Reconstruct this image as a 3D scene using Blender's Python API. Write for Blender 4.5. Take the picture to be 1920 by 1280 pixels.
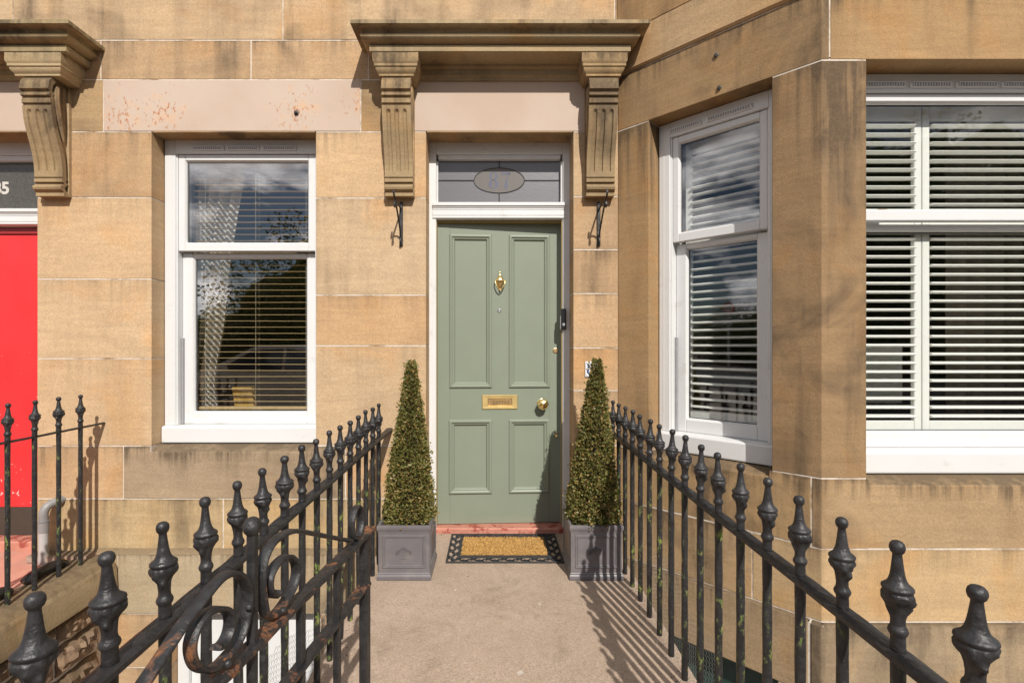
import bpy, bmesh, math, random
from mathutils import Vector, Matrix, noise as mnoise

random.seed(7)
for o in list(bpy.data.objects):
    bpy.data.objects.remove(o)
scene = bpy.context.scene
COL = scene.collection
R = math.radians

# ------------------------------------------------------------------ camera, sky, sun, exposure
EYE = 1.295                      # eye height above the door sill
FPX, VX, VY = 930.0, 925.0, 651.0  # focal length and vanishing point of the photograph, in its 1920 px width
cam_d = bpy.data.cameras.new('camera')
cam_d.sensor_width = 36.0
cam_d.lens = 36.0 * FPX / 1920.0
cam_d.shift_x = (960 - VX) / 1920.0
cam_d.shift_y = (VY - 640) / 1920.0
cam_d.clip_start = 0.05
cam_d.clip_end = 400
cam = bpy.data.objects.new('camera', cam_d)
COL.objects.link(cam)
cam.location = (0, 0, EYE)
cam.rotation_euler = (R(90), 0, 0)
scene.camera = cam

SUN = Vector((0.265, -1.0, 0.87)).normalized()   # towards the sun
world = bpy.data.worlds.new('World')
scene.world = world
world.use_nodes = True
wt = world.node_tree
wt.nodes.clear()
def wn(t, **kw):
    n = wt.nodes.new(t)
    for k, v in kw.items():
        setattr(n, k, v)
    return n
w_out = wn('ShaderNodeOutputWorld')
w_bg = wn('ShaderNodeBackground')
w_bg.inputs['Strength'].default_value = 0.05
w_sky = wn('ShaderNodeTexSky')
w_sky.sky_type = 'NISHITA'
w_sky.sun_disc = False
w_sky.sun_elevation = math.asin(SUN.z)
w_sky.sun_rotation = math.atan2(SUN.x, SUN.y)
w_sky.air_density = 1.0
w_sky.dust_density = 0.6
w_tc = wn('ShaderNodeTexCoord')
w_map = wn('ShaderNodeMapping')
w_map.inputs['Scale'].default_value = (1.0, 1.0, 2.4)
w_map.inputs['Location'].default_value = (5.0, 1.0, 2.0)
w_noise = wn('ShaderNodeTexNoise')
w_noise.inputs['Scale'].default_value = 6.0
w_noise.inputs['Detail'].default_value = 9.0
w_noise.inputs['Roughness'].default_value = 0.56
w_ramp = wn('ShaderNodeValToRGB')
w_ramp.color_ramp.elements[0].position = 0.46
w_ramp.color_ramp.elements[1].position = 0.55
w_cn = wn('ShaderNodeTexNoise')
w_cn.inputs['Scale'].default_value = 10.0
w_cn.inputs['Detail'].default_value = 6.0
w_cr = wn('ShaderNodeValToRGB')
w_cr.color_ramp.elements[0].position = 0.3
w_cr.color_ramp.elements[0].color = (6.5, 6.5, 7.4, 1)
w_cr.color_ramp.elements[1].position = 0.7
w_cr.color_ramp.elements[1].color = (38.0, 37.0, 36.6, 1)
w_mix = wn('ShaderNodeMix', data_type='RGBA')
L = wt.links.new
L(w_tc.outputs['Generated'], w_map.inputs['Vector'])
L(w_map.outputs['Vector'], w_noise.inputs['Vector'])
L(w_map.outputs['Vector'], w_cn.inputs['Vector'])
L(w_noise.outputs['Fac'], w_ramp.inputs['Fac'])
L(w_cn.outputs['Fac'], w_cr.inputs['Fac'])
L(w_ramp.outputs['Color'], w_mix.inputs['Factor'])
L(w_sky.outputs['Color'], w_mix.inputs['A'])
L(w_cr.outputs['Color'], w_mix.inputs['B'])
L(w_mix.outputs['Result'], w_bg.inputs['Color'])
L(w_bg.outputs['Background'], w_out.inputs['Surface'])

sun_d = bpy.data.lights.new('sun', 'SUN')
sun_d.energy = 4.5
sun_d.angle = R(0.55)
sun_d.color = (1.0, 0.955, 0.885)
sun = bpy.data.objects.new('sun', sun_d)
COL.objects.link(sun)
sun.location = (3, -10, 12)
sun.rotation_euler = SUN.to_track_quat('Z', 'Y').to_euler()

scene.view_settings.view_transform = 'Standard'
scene.view_settings.look = 'None'
scene.view_settings.exposure = 0.15
scene.view_settings.gamma = 1.0
scene.view_settings.use_curve_mapping = False
scene.render.engine = 'CYCLES'
scene.cycles.max_bounces = 7
scene.cycles.diffuse_bounces = 3
scene.cycles.glossy_bounces = 3
scene.cycles.transparent_max_bounces = 10
scene.cycles.caustics_reflective = False
scene.cycles.caustics_refractive = False

# ------------------------------------------------------------------ material helpers
class NT:
    def __init__(self, name):
        self.m = bpy.data.materials.new(name)
        self.m.use_nodes = True
        self.t = self.m.node_tree
        self.t.nodes.clear()
        self.out = self.t.nodes.new('ShaderNodeOutputMaterial')
    def n(self, typ, **kw):
        nd = self.t.nodes.new(typ)
        for k, v in kw.items():
            setattr(nd, k, v)
        return nd
    def l(self, a, b):
        self.t.links.new(a, b)
    def inp(self, sock, v):
        if hasattr(v, 'is_output'):
            self.l(v, sock)
        else:
            if isinstance(v, (tuple, list)) and len(v) == 3 and sock.type == 'RGBA':
                v = (*v, 1)
            sock.default_value = v
    def noise(self, vec, scale, detail=4, rough=0.55, dist=0.0):
        nd = self.n('ShaderNodeTexNoise')
        nd.inputs['Scale'].default_value = scale
        nd.inputs['Detail'].default_value = detail
        nd.inputs['Roughness'].default_value = rough
        nd.inputs['Distortion'].default_value = dist
        self.l(vec, nd.inputs['Vector'])
        return nd.outputs['Fac']
    def mapping(self, vec, scale=(1, 1, 1), loc=(0, 0, 0), rot=(0, 0, 0)):
        nd = self.n('ShaderNodeMapping')
        nd.inputs['Scale'].default_value = scale
        nd.inputs['Location'].default_value = loc
        nd.inputs['Rotation'].default_value = rot
        self.l(vec, nd.inputs['Vector'])
        return nd.outputs['Vector']
    def rng(self, v, a, b, c=0.0, d=1.0):
        nd = self.n('ShaderNodeMapRange')
        nd.clamp = True
        for i, x in zip((1, 2, 3, 4), (a, b, c, d)):
            nd.inputs[i].default_value = x
        self.l(v, nd.inputs[0])
        return nd.outputs[0]
    def math(self, op, a, b=None):
        nd = self.n('ShaderNodeMath', operation=op)
        self.inp(nd.inputs[0], a)
        if b is not None:
            self.inp(nd.inputs[1], b)
        return nd.outputs[0]
    def mix(self, f, a, b, blend='MIX'):
        nd = self.n('ShaderNodeMix', data_type='RGBA', blend_type=blend)
        self.inp(nd.inputs['Factor'], f)
        self.inp(nd.inputs['A'], a)
        self.inp(nd.inputs['B'], b)
        return nd.outputs['Result']
    def bump(self, h, strength=0.3, dist=0.01, normal=None):
        nd = self.n('ShaderNodeBump')
        nd.inputs['Strength'].default_value = strength
        nd.inputs['Distance'].default_value = dist
        self.l(h, nd.inputs['Height'])
        if normal is not None:
            self.l(normal, nd.inputs['Normal'])
        return nd.outputs['Normal']
    def principled(self, color, rough=0.6, metal=0.0, normal=None, spec=0.5, **kw):
        p = self.n('ShaderNodeBsdfPrincipled')
        self.inp(p.inputs['Base Color'], color)
        self.inp(p.inputs['Roughness'], rough)
        self.inp(p.inputs['Metallic'], metal)
        p.inputs['Specular IOR Level'].default_value = spec
        for k, v in kw.items():
            self.inp(p.inputs[k], v)
        if normal is not None:
            self.l(normal, p.inputs['Normal'])
        self.l(p.outputs[0], self.out.inputs['Surface'])
        return p
    def pos(self):
        return self.n('ShaderNodeNewGeometry').outputs['Position']
    def obj(self):
        return self.n('ShaderNodeTexCoord').outputs['Object']
    def xyz(self, v):
        nd = self.n('ShaderNodeSeparateXYZ')
        self.l(v, nd.inputs[0])
        return nd.outputs

def mat_stone(name='sandstone', grain=1.0):
    k = NT(name)
    p = k.pos()
    oi = k.n('ShaderNodeObjectInfo')
    gen = k.xyz(k.n('ShaderNodeTexCoord').outputs['Generated'])
    rnd = k.n('ShaderNodeCombineXYZ')
    k.l(k.math('MULTIPLY', oi.outputs['Random'], 37.0), rnd.inputs[0])
    k.l(k.math('MULTIPLY', oi.outputs['Random'], 91.0), rnd.inputs[2])
    add = k.n('ShaderNodeVectorMath', operation='ADD')
    k.l(p, add.inputs[0]); k.l(rnd.outputs[0], add.inputs[1])
    q = add.outputs[0]
    blot = k.noise(q, 2.1, 6, 0.62, 0.8)
    big = k.noise(q, 0.9, 3, 0.5, 0.3)
    grainn = k.noise(p, 170, 3, 0.65)
    grain2 = k.noise(p, 55, 4, 0.6)
    bed = k.noise(k.mapping(q, (0.7, 0.7, 7.5), rot=(0.10, 0.16, 0)), 2.2, 5, 0.62, 1.6)
    streak = k.noise(k.mapping(p, (26, 26, 0.9)), 1.0, 5, 0.62)
    streakw = k.noise(k.mapping(p, (6, 6, 0.5)), 1.0, 4, 0.6)
    warm = k.noise(q, 2.6, 4, 0.55, 0.6)
    c = oi.outputs['Color']
    stain = oi.outputs['Alpha']
    v = k.math('MULTIPLY', k.rng(blot, 0.3, 0.7, 0.90, 1.08), k.rng(bed, 0.3, 0.7, 0.90, 1.08))
    v = k.math('MULTIPLY', v, k.rng(grainn, 0.3, 0.7, 0.80, 1.18))
    v = k.math('MULTIPLY', v, k.rng(grain2, 0.3, 0.7, 0.94, 1.06))
    comb = k.n('ShaderNodeCombineColor')
    for i in range(3):
        k.l(v, comb.inputs[i])
    col = k.mix(1.0, c, comb.outputs[0], 'MULTIPLY')
    # iron-rich and bleached patches in the bed
    col = k.mix(k.rng(warm, 0.52, 0.70, 0.0, 0.55), col, k.mix(1.0, col, (1.08, 0.86, 0.60), 'MULTIPLY'))
    col = k.mix(k.rng(warm, 0.46, 0.30, 0.0, 0.45), col, k.mix(1.0, col, (1.10, 1.12, 1.16), 'MULTIPLY'))
    # grime: runs from the joint above, sooty clouds; how much comes from the stone's own alpha
    runs = k.math('MULTIPLY', k.rng(streak, 0.44, 0.62), k.rng(k.math('ADD', gen[2], k.math('MULTIPLY', k.math('SUBTRACT', streakw, 0.5), 0.9)), 0.62, 1.02))
    lip = k.math('MULTIPLY', k.rng(gen[2], 0.945, 1.0), k.rng(streakw, 0.40, 0.62))
    broad = k.math('MULTIPLY', k.rng(streakw, 0.47, 0.66), k.rng(big, 0.40, 0.60))
    soot = k.math('MULTIPLY', k.rng(blot, 0.46, 0.66), k.rng(big, 0.40, 0.58))
    g = k.math('ADD', k.math('MULTIPLY', runs, 0.75), k.math('MULTIPLY', lip, 0.85))
    g = k.math('ADD', g, k.math('ADD', k.math('MULTIPLY', broad, 0.8), k.math('MULTIPLY', soot, 0.9)))
    g = k.math('MINIMUM', k.math('MULTIPLY', g, k.math('MULTIPLY', stain, 1.15)), 0.82)
    g = k.math('MULTIPLY', g, k.rng(grain2, 0.25, 0.6, 0.7, 1.0))
    col = k.mix(g, col, (0.072, 0.053, 0.037))
    pit = k.rng(k.noise(p, 100, 2, 0.5), 0.69, 0.75)
    col = k.mix(k.math('MULTIPLY', pit, 0.38), col, (0.09, 0.065, 0.045))
    # algae and dirt settle on ledges
    nz = k.xyz(k.n('ShaderNodeNewGeometry').outputs['True Normal'])[2]
    ledge = k.math('MULTIPLY', k.rng(nz, 0.25, 0.75, 0.0, 0.72), k.rng(grain2, 0.3, 0.65, 0.65, 1.0))
    col = k.mix(ledge, col, (0.135, 0.098, 0.060))
    h = k.math('ADD', k.math('MULTIPLY', grainn, 0.5), k.math('MULTIPLY', grain2, 0.7))
    h = k.math('ADD', h, k.math('MULTIPLY', blot, 1.6))
    nb = k.bump(h, 0.42 * grain, 0.0045)
    k.principled(col, 0.93, normal=nb, spec=0.2)
    return k.m

def mat_simple(name, color, rough=0.5, metal=0.0, var=0.10, scale=25, bump=0.1, bscale=60, bdist=0.002, spec=0.5, dirt=None, dirt_lo=0.55, dirt_hi=0.75, dirt_scale=6, world=False, **kw):
    k = NT(name)
    q = k.pos() if world else k.obj()
    n1 = k.noise(q, scale, 4, 0.6)
    f = k.rng(n1, 0.3, 0.7, 1 - var, 1 + var)
    comb = k.n('ShaderNodeCombineColor')
    for i in range(3):
        k.l(f, comb.inputs[i])
    col = k.mix(1.0, color, comb.outputs[0], 'MULTIPLY')
    if dirt is not None:
        d = k.rng(k.noise(q, dirt_scale, 6, 0.65), dirt_lo, dirt_hi)
        col = k.mix(d, col, dirt)
    nb = k.bump(k.noise(q, bscale, 4, 0.6), bump, bdist) if bump else None
    k.principled(col, rough, metal, nb, spec, **kw)
    return k.m

def mat_iron(name, lichen=0.0, rust=0.0, base=(0.011, 0.0105, 0.011)):
    k = NT(name)
    p = k.pos()
    n1 = k.noise(p, 35, 5, 0.6)
    col = k.mix(k.rng(n1, 0.35, 0.7), base, tuple(min(1, c * 1.9 + 0.006) for c in base))
    rough = k.rng(k.noise(p, 22, 4, 0.6), 0.3, 0.7, 0.38, 0.60)
    if lichen:
        m = k.rng(k.noise(k.mapping(p, (1, 1, 0.45)), 48, 4, 0.7), 0.61 - 0.05 * lichen, 0.65)
        m2 = k.math('MULTIPLY', m, k.rng(k.noise(p, 5.5, 2, 0.5), 0.42, 0.58))
        tone = k.mix(k.rng(k.noise(p, 90, 2), 0.4, 0.6), (0.16, 0.27, 0.035), (0.26, 0.24, 0.06))
        col = k.mix(k.math('MULTIPLY', m2, 0.85), col, tone)
        speck = k.rng(k.noise(p, 210, 2, 0.5), 0.70, 0.74)
        col = k.mix(k.math('MULTIPLY', speck, 0.5), col, (0.20, 0.21, 0.17))
        rough = k.math('ADD', rough, k.math('MULTIPLY', m2, 0.4))
    if rust:
        m = k.math('MULTIPLY', k.rng(k.noise(p, 15, 5, 0.7, 0.5), 0.60 - 0.10 * rust, 0.66), k.rng(k.noise(p, 4.2, 2), 0.48, 0.60))
        near = None       # joints where water lies: the latch end and the two scroll seats
        for (x, y, z, r) in ((-0.382, 1.515, 0.735, 0.10), (-0.447, 0.985, 0.735, 0.11), (-0.462, 0.850, 0.725, 0.085), (-0.391, 1.440, 0.590, 0.12)):
            d = k.n('ShaderNodeVectorMath', operation='DISTANCE')
            k.l(p, d.inputs[0]); d.inputs[1].default_value = (x, y, z)
            q = k.rng(d.outputs['Value'], r, 0.0)
            near = q if near is None else k.math('MAXIMUM', near, q)
        m = k.math('MAXIMUM', m, k.rng(k.math('ADD', k.noise(p, 38, 5, 0.7, 0.4), k.math('MULTIPLY', near, 0.22)), 0.63, 0.72))
        tone = k.mix(k.rng(k.noise(p, 70, 3), 0.35, 0.65), (0.26, 0.095, 0.030), (0.085, 0.045, 0.028))
        col = k.mix(m, col, tone)
        rough = k.math('ADD', rough, k.math('MULTIPLY', m, 0.4))
    h = k.math('ADD', k.math('MULTIPLY', k.noise(p, 26, 3, 0.5), 1.0), k.math('MULTIPLY', k.noise(p, 130, 3, 0.6), 0.25))
    k.principled(col, rough, 0.0, k.bump(h, 0.75, 0.008), 0.55)
    return k.m

def mat_glass(name, base=0.13, rough=0.0, tint=(0.985, 0.99, 0.985), wob=0.012):
    k = NT(name)
    p = k.pos()
    geo = k.n('ShaderNodeNewGeometry')
    dot = k.n('ShaderNodeVectorMath', operation='DOT_PRODUCT')
    k.l(geo.outputs['Normal'], dot.inputs[0]); k.l(geo.outputs['Incoming'], dot.inputs[1])
    c1 = k.math('SUBTRACT', 1.0, k.math('ABSOLUTE', dot.outputs['Value']))
    f = k.math('ADD', base, k.math('MULTIPLY', k.math('POWER', c1, 5.0), 1.0 - base))
    g = k.n('ShaderNodeBsdfGlossy')
    g.inputs['Roughness'].default_value = rough
    g.inputs['Color'].default_value = (0.95, 0.96, 1.0, 1)
    if wob:
        k.l(k.bump(k.noise(p, 1.6, 1, 0.4), wob, 0.05), g.inputs['Normal'])
    t = k.n('ShaderNodeBsdfTransparent')
    t.inputs['Color'].default_value = (*tint, 1)
    m = k.n('ShaderNodeMixShader')
    k.l(f, m.inputs[0]); k.l(t.outputs[0], m.inputs[1]); k.l(g.outputs[0], m.inputs[2])
    k.l(m.outputs[0], k.out.inputs['Surface'])
    return k.m

MAT = {}
MAT['stone'] = mat_stone()
MAT['rough_stone'] = mat_stone('rough_sandstone', 2.2)
MAT['mortar'] = mat_simple('lime_mortar', (0.62, 0.545, 0.46), 0.95, var=0.15, scale=40, bump=0.3, bscale=120, dirt=(0.27, 0.185, 0.11), dirt_lo=0.50, dirt_hi=0.64, dirt_scale=4.2, world=True)
MAT['white'] = mat_simple('white_upvc', (0.665, 0.665, 0.66), 0.28, var=0.02, scale=3, bump=0.0, dirt=(0.50, 0.47, 0.43), dirt_lo=0.60, dirt_hi=0.85, dirt_scale=7, world=True)
MAT['white_wood'] = mat_simple('white_gloss_paint', (0.67, 0.67, 0.665), 0.32, var=0.03, scale=6, bump=0.06, bscale=30, dirt=(0.49, 0.46, 0.42), dirt_lo=0.60, dirt_hi=0.85, dirt_scale=9, world=True)
MAT['shutter'] = mat_simple('shutter_paint', (0.80, 0.80, 0.755), 0.35, var=0.02, bump=0.0)
MAT['blind'] = mat_simple('blind_slat', (0.60, 0.44, 0.22), 0.40, var=0.08, bump=0.0)
MAT['cord'] = mat_simple('blind_cord', (0.55, 0.48, 0.34), 0.8, bump=0.0)
MAT['glass'] = mat_glass('window_glass', 0.14)
MAT['glass_side'] = mat_glass('bay_side_glass', 0.085)
MAT['glass_front'] = mat_glass('bay_front_glass', 0.045)
MAT['brass'] = mat_simple('polished_brass', (0.95, 0.70, 0.30), 0.24, 1.0, var=0.12, scale=18, bump=0.05, bscale=40)
MAT['brass_satin'] = mat_simple('satin_brass', (0.95, 0.72, 0.32), 0.44, 1.0, var=0.10, scale=20, bump=0.03, bscale=40)
MAT['brass_old'] = mat_simple('worn_brass', (0.80, 0.56, 0.30), 0.38, 1.0, var=0.2, scale=18, bump=0.1, bscale=90)
MAT['iron'] = mat_iron('black_iron_paint')
MAT['iron_lichen'] = mat_iron('black_iron_with_lichen', lichen=1.0)
MAT['iron_rust'] = mat_iron('black_iron_with_rust', rust=0.38, lichen=0.0)
MAT['rubber'] = mat_simple('black_rubber', (0.022, 0.022, 0.024), 0.55, var=0.2, bump=0.2, bscale=200)
MAT['black_plastic'] = mat_simple('black_plastic', (0.015, 0.015, 0.017), 0.25, bump=0.0)
MAT['grey_plastic'] = mat_simple('grey_plastic', (0.30, 0.29, 0.30), 0.45, bump=0.0)
MAT['pipe'] = mat_simple('pipe_plastic', (0.24, 0.23, 0.225), 0.45, var=0.06, bump=0.05, dirt=(0.2, 0.18, 0.15), dirt_lo=0.55, dirt_hi=0.8, dirt_scale=10)
MAT['pipe_white'] = mat_simple('pipe_white_plastic', (0.42, 0.40, 0.385), 0.45, var=0.06, bump=0.05, dirt=(0.3, 0.26, 0.22), dirt_lo=0.55, dirt_hi=0.8, dirt_scale=10)
MAT['lead'] = mat_simple('lead_came', (0.05, 0.045, 0.04), 0.5, bump=0.0)
MAT['planter'] = mat_simple('faux_lead_planter', (0.140, 0.128, 0.135), 0.42, var=0.06, scale=9, bump=0.12, bscale=120, dirt=(0.22, 0.19, 0.18), dirt_lo=0.5, dirt_hi=0.9, dirt_scale=12)
MAT['soil'] = mat_simple('potting_soil', (0.03, 0.02, 0.014), 0.95, var=0.4, bump=0.8, bscale=60, bdist=0.01)
MAT['sage'] = mat_simple('sage_green_paint', (0.222, 0.250, 0.190), 0.36, var=0.025, scale=5, bump=0.10, bscale=28, bdist=0.003, world=True)
MAT['ochre'] = mat_simple('ochre_weather_strip', (0.30, 0.20, 0.05), 0.6, bump=0.1)
MAT['curtain'] = mat_simple('white_curtain', (0.66, 0.64, 0.60), 0.9, var=0.04, bump=0.15, bscale=200)
MAT['dark_room'] = mat_simple('room_paint', (0.36, 0.32, 0.27), 0.9, var=0.1, bump=0.0, world=True)
MAT['dark_green'] = mat_simple('dark_green_paint', (0.018, 0.045, 0.038), 0.5, var=0.15, bump=0.1)
MAT['gold_paper'] = mat_simple('gold_paper', (0.50, 0.32, 0.08), 0.45, var=0.3, scale=14, bump=0.2)
MAT['white_card'] = mat_simple('white_card', (0.68, 0.68, 0.64), 0.8, bump=0.0)
MAT['wire'] = mat_simple('galvanised_wire', (0.30, 0.29, 0.27), 0.5, 0.6, bump=0.0)
MAT['blue_enamel'] = mat_simple('blue_enamel', (0.012, 0.03, 0.16), 0.3, bump=0.0)
MAT['white_enamel'] = mat_simple('white_enamel', (0.72, 0.73, 0.76), 0.2, bump=0.0)
MAT['number_grey'] = mat_simple('frosted_blue_number', (0.095, 0.105, 0.16), 0.6, bump=0.0)
MAT['number_white'] = mat_simple('white_number', (0.55, 0.52, 0.47), 0.6, bump=0.0)
MAT['oval_glass'] = mat_simple('frosted_oval_glass', (0.135, 0.12, 0.108), 0.35, var=0.03, bump=0.0)

def m_concrete():
    k = NT('path_concrete')
    p = k.pos()
    a = k.noise(p, 260, 2, 0.6); b = k.noise(p, 1.6, 5, 0.6, 0.5); c = k.noise(p, 18, 5, 0.65)
    col = k.mix(k.rng(b, 0.32, 0.68), (0.365, 0.268, 0.195), (0.470, 0.358, 0.272))
    col = k.mix(k.rng(c, 0.45, 0.75, 0, 0.35), col, (0.25, 0.18, 0.125))
    col = k.mix(k.rng(a, 0.52, 0.68, 0, 0.75), col, (0.16, 0.115, 0.085))
    col = k.mix(k.rng(k.noise(p, 330, 1), 0.64, 0.70, 0, 0.7), col, (0.50, 0.43, 0.35))
    # fine hairline scratches and bird-white specks
    spk = k.rng(k.noise(p, 14, 2, 0.4), 0.745, 0.765)
    col = k.mix(k.math('MULTIPLY', spk, 0.6), col, (0.62, 0.58, 0.52))
    edge = k.rng(k.noise(p, 2.7, 4, 0.7, 1.2), 0.56, 0.66)
    col = k.mix(k.math('MULTIPLY', edge, 0.35), col, (0.15, 0.11, 0.08))
    col = k.mix(k.rng(k.noise(p, 105, 2, 0.6), 0.52, 0.70, 0, 0.5), col, (0.19, 0.135, 0.095))
    col = k.mix(k.rng(k.noise(k.mapping(p, (1, 1, 1), (3, 5, 7)), 120, 2, 0.6), 0.56, 0.70, 0, 0.5), col, (0.56, 0.45, 0.36))
    h = k.math('ADD', a, k.math('MULTIPLY', c, 1.5))
    k.principled(col, 0.9, normal=k.bump(h, 0.4, 0.003), spec=0.3)
    return k.m
MAT['concrete'] = m_concrete()
MAT['paving'] = mat_simple('paving_stone', (0.24, 0.20, 0.165), 0.9, var=0.2, scale=6, bump=0.4, bscale=90, world=True)
MAT['asphalt'] = mat_simple('asphalt', (0.055, 0.053, 0.05), 0.9, var=0.25, scale=40, bump=0.5, bscale=120, world=True)

def m_coir():
    k = NT('coir_bristle')
    q = k.pos()
    n = k.noise(q, 230, 3, 0.6); n2 = k.noise(k.mapping(q, (1, 2.4, 1)), 28, 4, 0.6)
    col = k.mix(k.rng(n, 0.3, 0.7), (0.42, 0.235, 0.075), (0.72, 0.46, 0.17))
    col = k.mix(k.rng(n2, 0.5, 0.75, 0, 0.35), col, (0.26, 0.14, 0.05))
    k.principled(col, 0.95, normal=k.bump(n, 0.9, 0.006), spec=0.1)
    return k.m
MAT['coir'] = m_coir()

def m_red():
    k = NT('red_door_paint')
    p = k.pos()
    s = k.xyz(p)
    base = k.mix(k.rng(k.noise(p, 4, 3), 0.3, 0.7), (0.62, 0.026, 0.030), (0.70, 0.034, 0.038))
    low = k.rng(s[2], 1.20, 0.35, 0.0, 1.0)
    chip = k.rng(k.math('ADD', k.noise(p, 26, 3, 0.6), k.math('MULTIPLY', low, 0.055)), 0.735, 0.745)
    col = k.mix(chip, base, (0.66, 0.52, 0.47))
    k.principled(col, 0.42, normal=k.bump(k.noise(p, 40, 3), 0.08, 0.002))
    return k.m
MAT['red'] = m_red()
MAT['kick'] = mat_simple('brown_kick_board', (0.052, 0.040, 0.030), 0.55, bump=0.1, world=True)
MAT['salmon'] = mat_simple('worn_red_step_paint', (0.48, 0.205, 0.145), 0.7, var=0.12, scale=12, bump=0.2, bscale=60, dirt=(0.30, 0.065, 0.045), dirt_lo=0.52, dirt_hi=0.58, dirt_scale=14, world=True)

def m_lintel():
    k = NT('cream_painted_lintel')
    p = k.pos()
    s = k.xyz(p)
    oi = k.n('ShaderNodeObjectInfo')
    base = k.mix(k.rng(k.noise(p, 2.2, 4), 0.35, 0.65), (0.485, 0.365, 0.285), (0.525, 0.415, 0.335))
    n = k.noise(k.mapping(p, (1.0, 1.0, 0.55)), 52, 6, 0.74)
    # rust blooms where iron fixings sit: at the left end, round the bolt and along the edges
    def near(x, z, r):
        d = k.n('ShaderNodeVectorMath', operation='DISTANCE')
        k.l(p, d.inputs[0]); d.inputs[1].default_value = (x, 3.3, z)
        return k.rng(d.outputs['Value'], r, 0.0)
    m = k.math('MAXIMUM', near(-2.47, 2.83, 0.34), near(-1.31, 2.86, 0.30))
    m = k.math('MAXIMUM', m, near(-2.20, 2.84, 0.30))
    m = k.math('MAXIMUM', m, near(-0.92, 2.92, 0.17))
    m = k.math('MULTIPLY', m, oi.outputs['Alpha'])
    r1 = k.rng(k.math('ADD', n, k.math('MULTIPLY', m, 0.155)), 0.685, 0.715)
    r1 = k.math('MULTIPLY', r1, k.rng(m, 0.05, 0.3))
    halo = k.math('MULTIPLY', k.rng(k.math('ADD', k.noise(p, 13, 4), k.math('MULTIPLY', m, 0.16)), 0.62, 0.78), 0.5)
    halo = k.math('MULTIPLY', halo, m)
    col = k.mix(halo, base, (0.66, 0.36, 0.17))
    col = k.mix(k.math('MULTIPLY', r1, 0.85), col, (0.40, 0.15, 0.05))
    k.principled(col, 0.75, normal=k.bump(k.noise(p, 50, 4), 0.15, 0.003), spec=0.3)
    return k.m
MAT['lintel'] = m_lintel()

def m_fan():
    k = NT('textured_fanlight_glass')
    p = k.pos()
    v = k.n('ShaderNodeTexVoronoi'); v.inputs['Scale'].default_value = 75
    k.l(k.mapping(p, (1, 1, 1)), v.inputs['Vector'])
    nb = k.bump(k.noise(k.mapping(p, (1, 1, 1.6)), 70, 3, 0.5, 0.6), 0.14, 0.004)
    g = k.n('ShaderNodeBsdfGlossy'); g.inputs['Roughness'].default_value = 0.34
    g.inputs['Color'].default_value = (0.85, 0.85, 0.87, 1); k.l(nb, g.inputs['Normal'])
    d = k.n('ShaderNodeBsdfDiffuse'); d.inputs['Color'].default_value = (0.10, 0.095, 0.10, 1); k.l(nb, d.inputs['Normal'])
    m = k.n('ShaderNodeMixShader'); m.inputs[0].default_value = 0.10
    k.l(d.outputs[0], m.inputs[1]); k.l(g.outputs[0], m.inputs[2]); k.l(m.outputs[0], k.out.inputs['Surface'])
    return k.m
MAT['fanlight'] = m_fan()

def m_leaf(name, cols, rough=0.45):
    k = NT(name)
    g = k.n('ShaderNodeNewGeometry')
    r = k.n('ShaderNodeValToRGB')
    r.color_ramp.interpolation = 'LINEAR'
    els = r.color_ramp.elements
    els[0].position = 0.0; els[0].color = (*cols[0], 1)
    els[1].position = 1.0; els[1].color = (*cols[-1], 1)
    for i, c in enumerate(cols[1:-1], 1):
        e = els.new(i / (len(cols) - 1)); e.color = (*c, 1)
    k.l(g.outputs['Random Per Island'], r.inputs['Fac'])
    p = k.n('ShaderNodeBsdfPrincipled')
    k.l(r.outputs['Color'], p.inputs['Base Color'])
    p.inputs['Roughness'].default_value = rough
    tr = k.n('ShaderNodeBsdfTranslucent')
    k.l(r.outputs['Color'], tr.inputs['Color'])
    m = k.n('ShaderNodeMixShader'); m.inputs[0].default_value = 0.22
    k.l(p.outputs[0], m.inputs[1]); k.l(tr.outputs[0], m.inputs[2]); k.l(m.outputs[0], k.out.inputs['Surface'])
    return k.m
MAT['box_leaf'] = m_leaf('boxwood_leaf', [(0.070, 0.090, 0.020), (0.14, 0.150, 0.036), (0.22, 0.205, 0.060), (0.25, 0.21, 0.068), (0.14, 0.150, 0.036), (0.16, 0.165, 0.042), (0.33, 0.22, 0.075), (0.46, 0.32, 0.125)])
MAT['tree_leaf'] = m_leaf('street_tree_leaf', [(0.030, 0.045, 0.010), (0.055, 0.075, 0.016), (0.08, 0.085, 0.02)], 0.6)
MAT['twig'] = mat_simple('dark_core_and_stem', (0.030, 0.024, 0.014), 0.95, var=0.4, bump=0.8, bscale=90, bdist=0.01)  # dark brown for the added inner core and the stem
MAT['car_paint'] = mat_simple('silver_blue_car_paint', (0.30, 0.34, 0.38), 0.22, 0.5, bump=0.0)
MAT['car_glass'] = mat_simple('dark_car_glass', (0.01, 0.012, 0.014), 0.05, bump=0.0)
MAT['steel'] = mat_simple('grey_steel', (0.35, 0.35, 0.35), 0.4, 0.8, bump=0.0)
MAT['sign_red'] = mat_simple('sign_red', (0.55, 0.03, 0.03), 0.4, bump=0.0)
MAT['sign_black'] = mat_simple('sign_black', (0.01, 0.01, 0.01), 0.4, bump=0.0)

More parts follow.
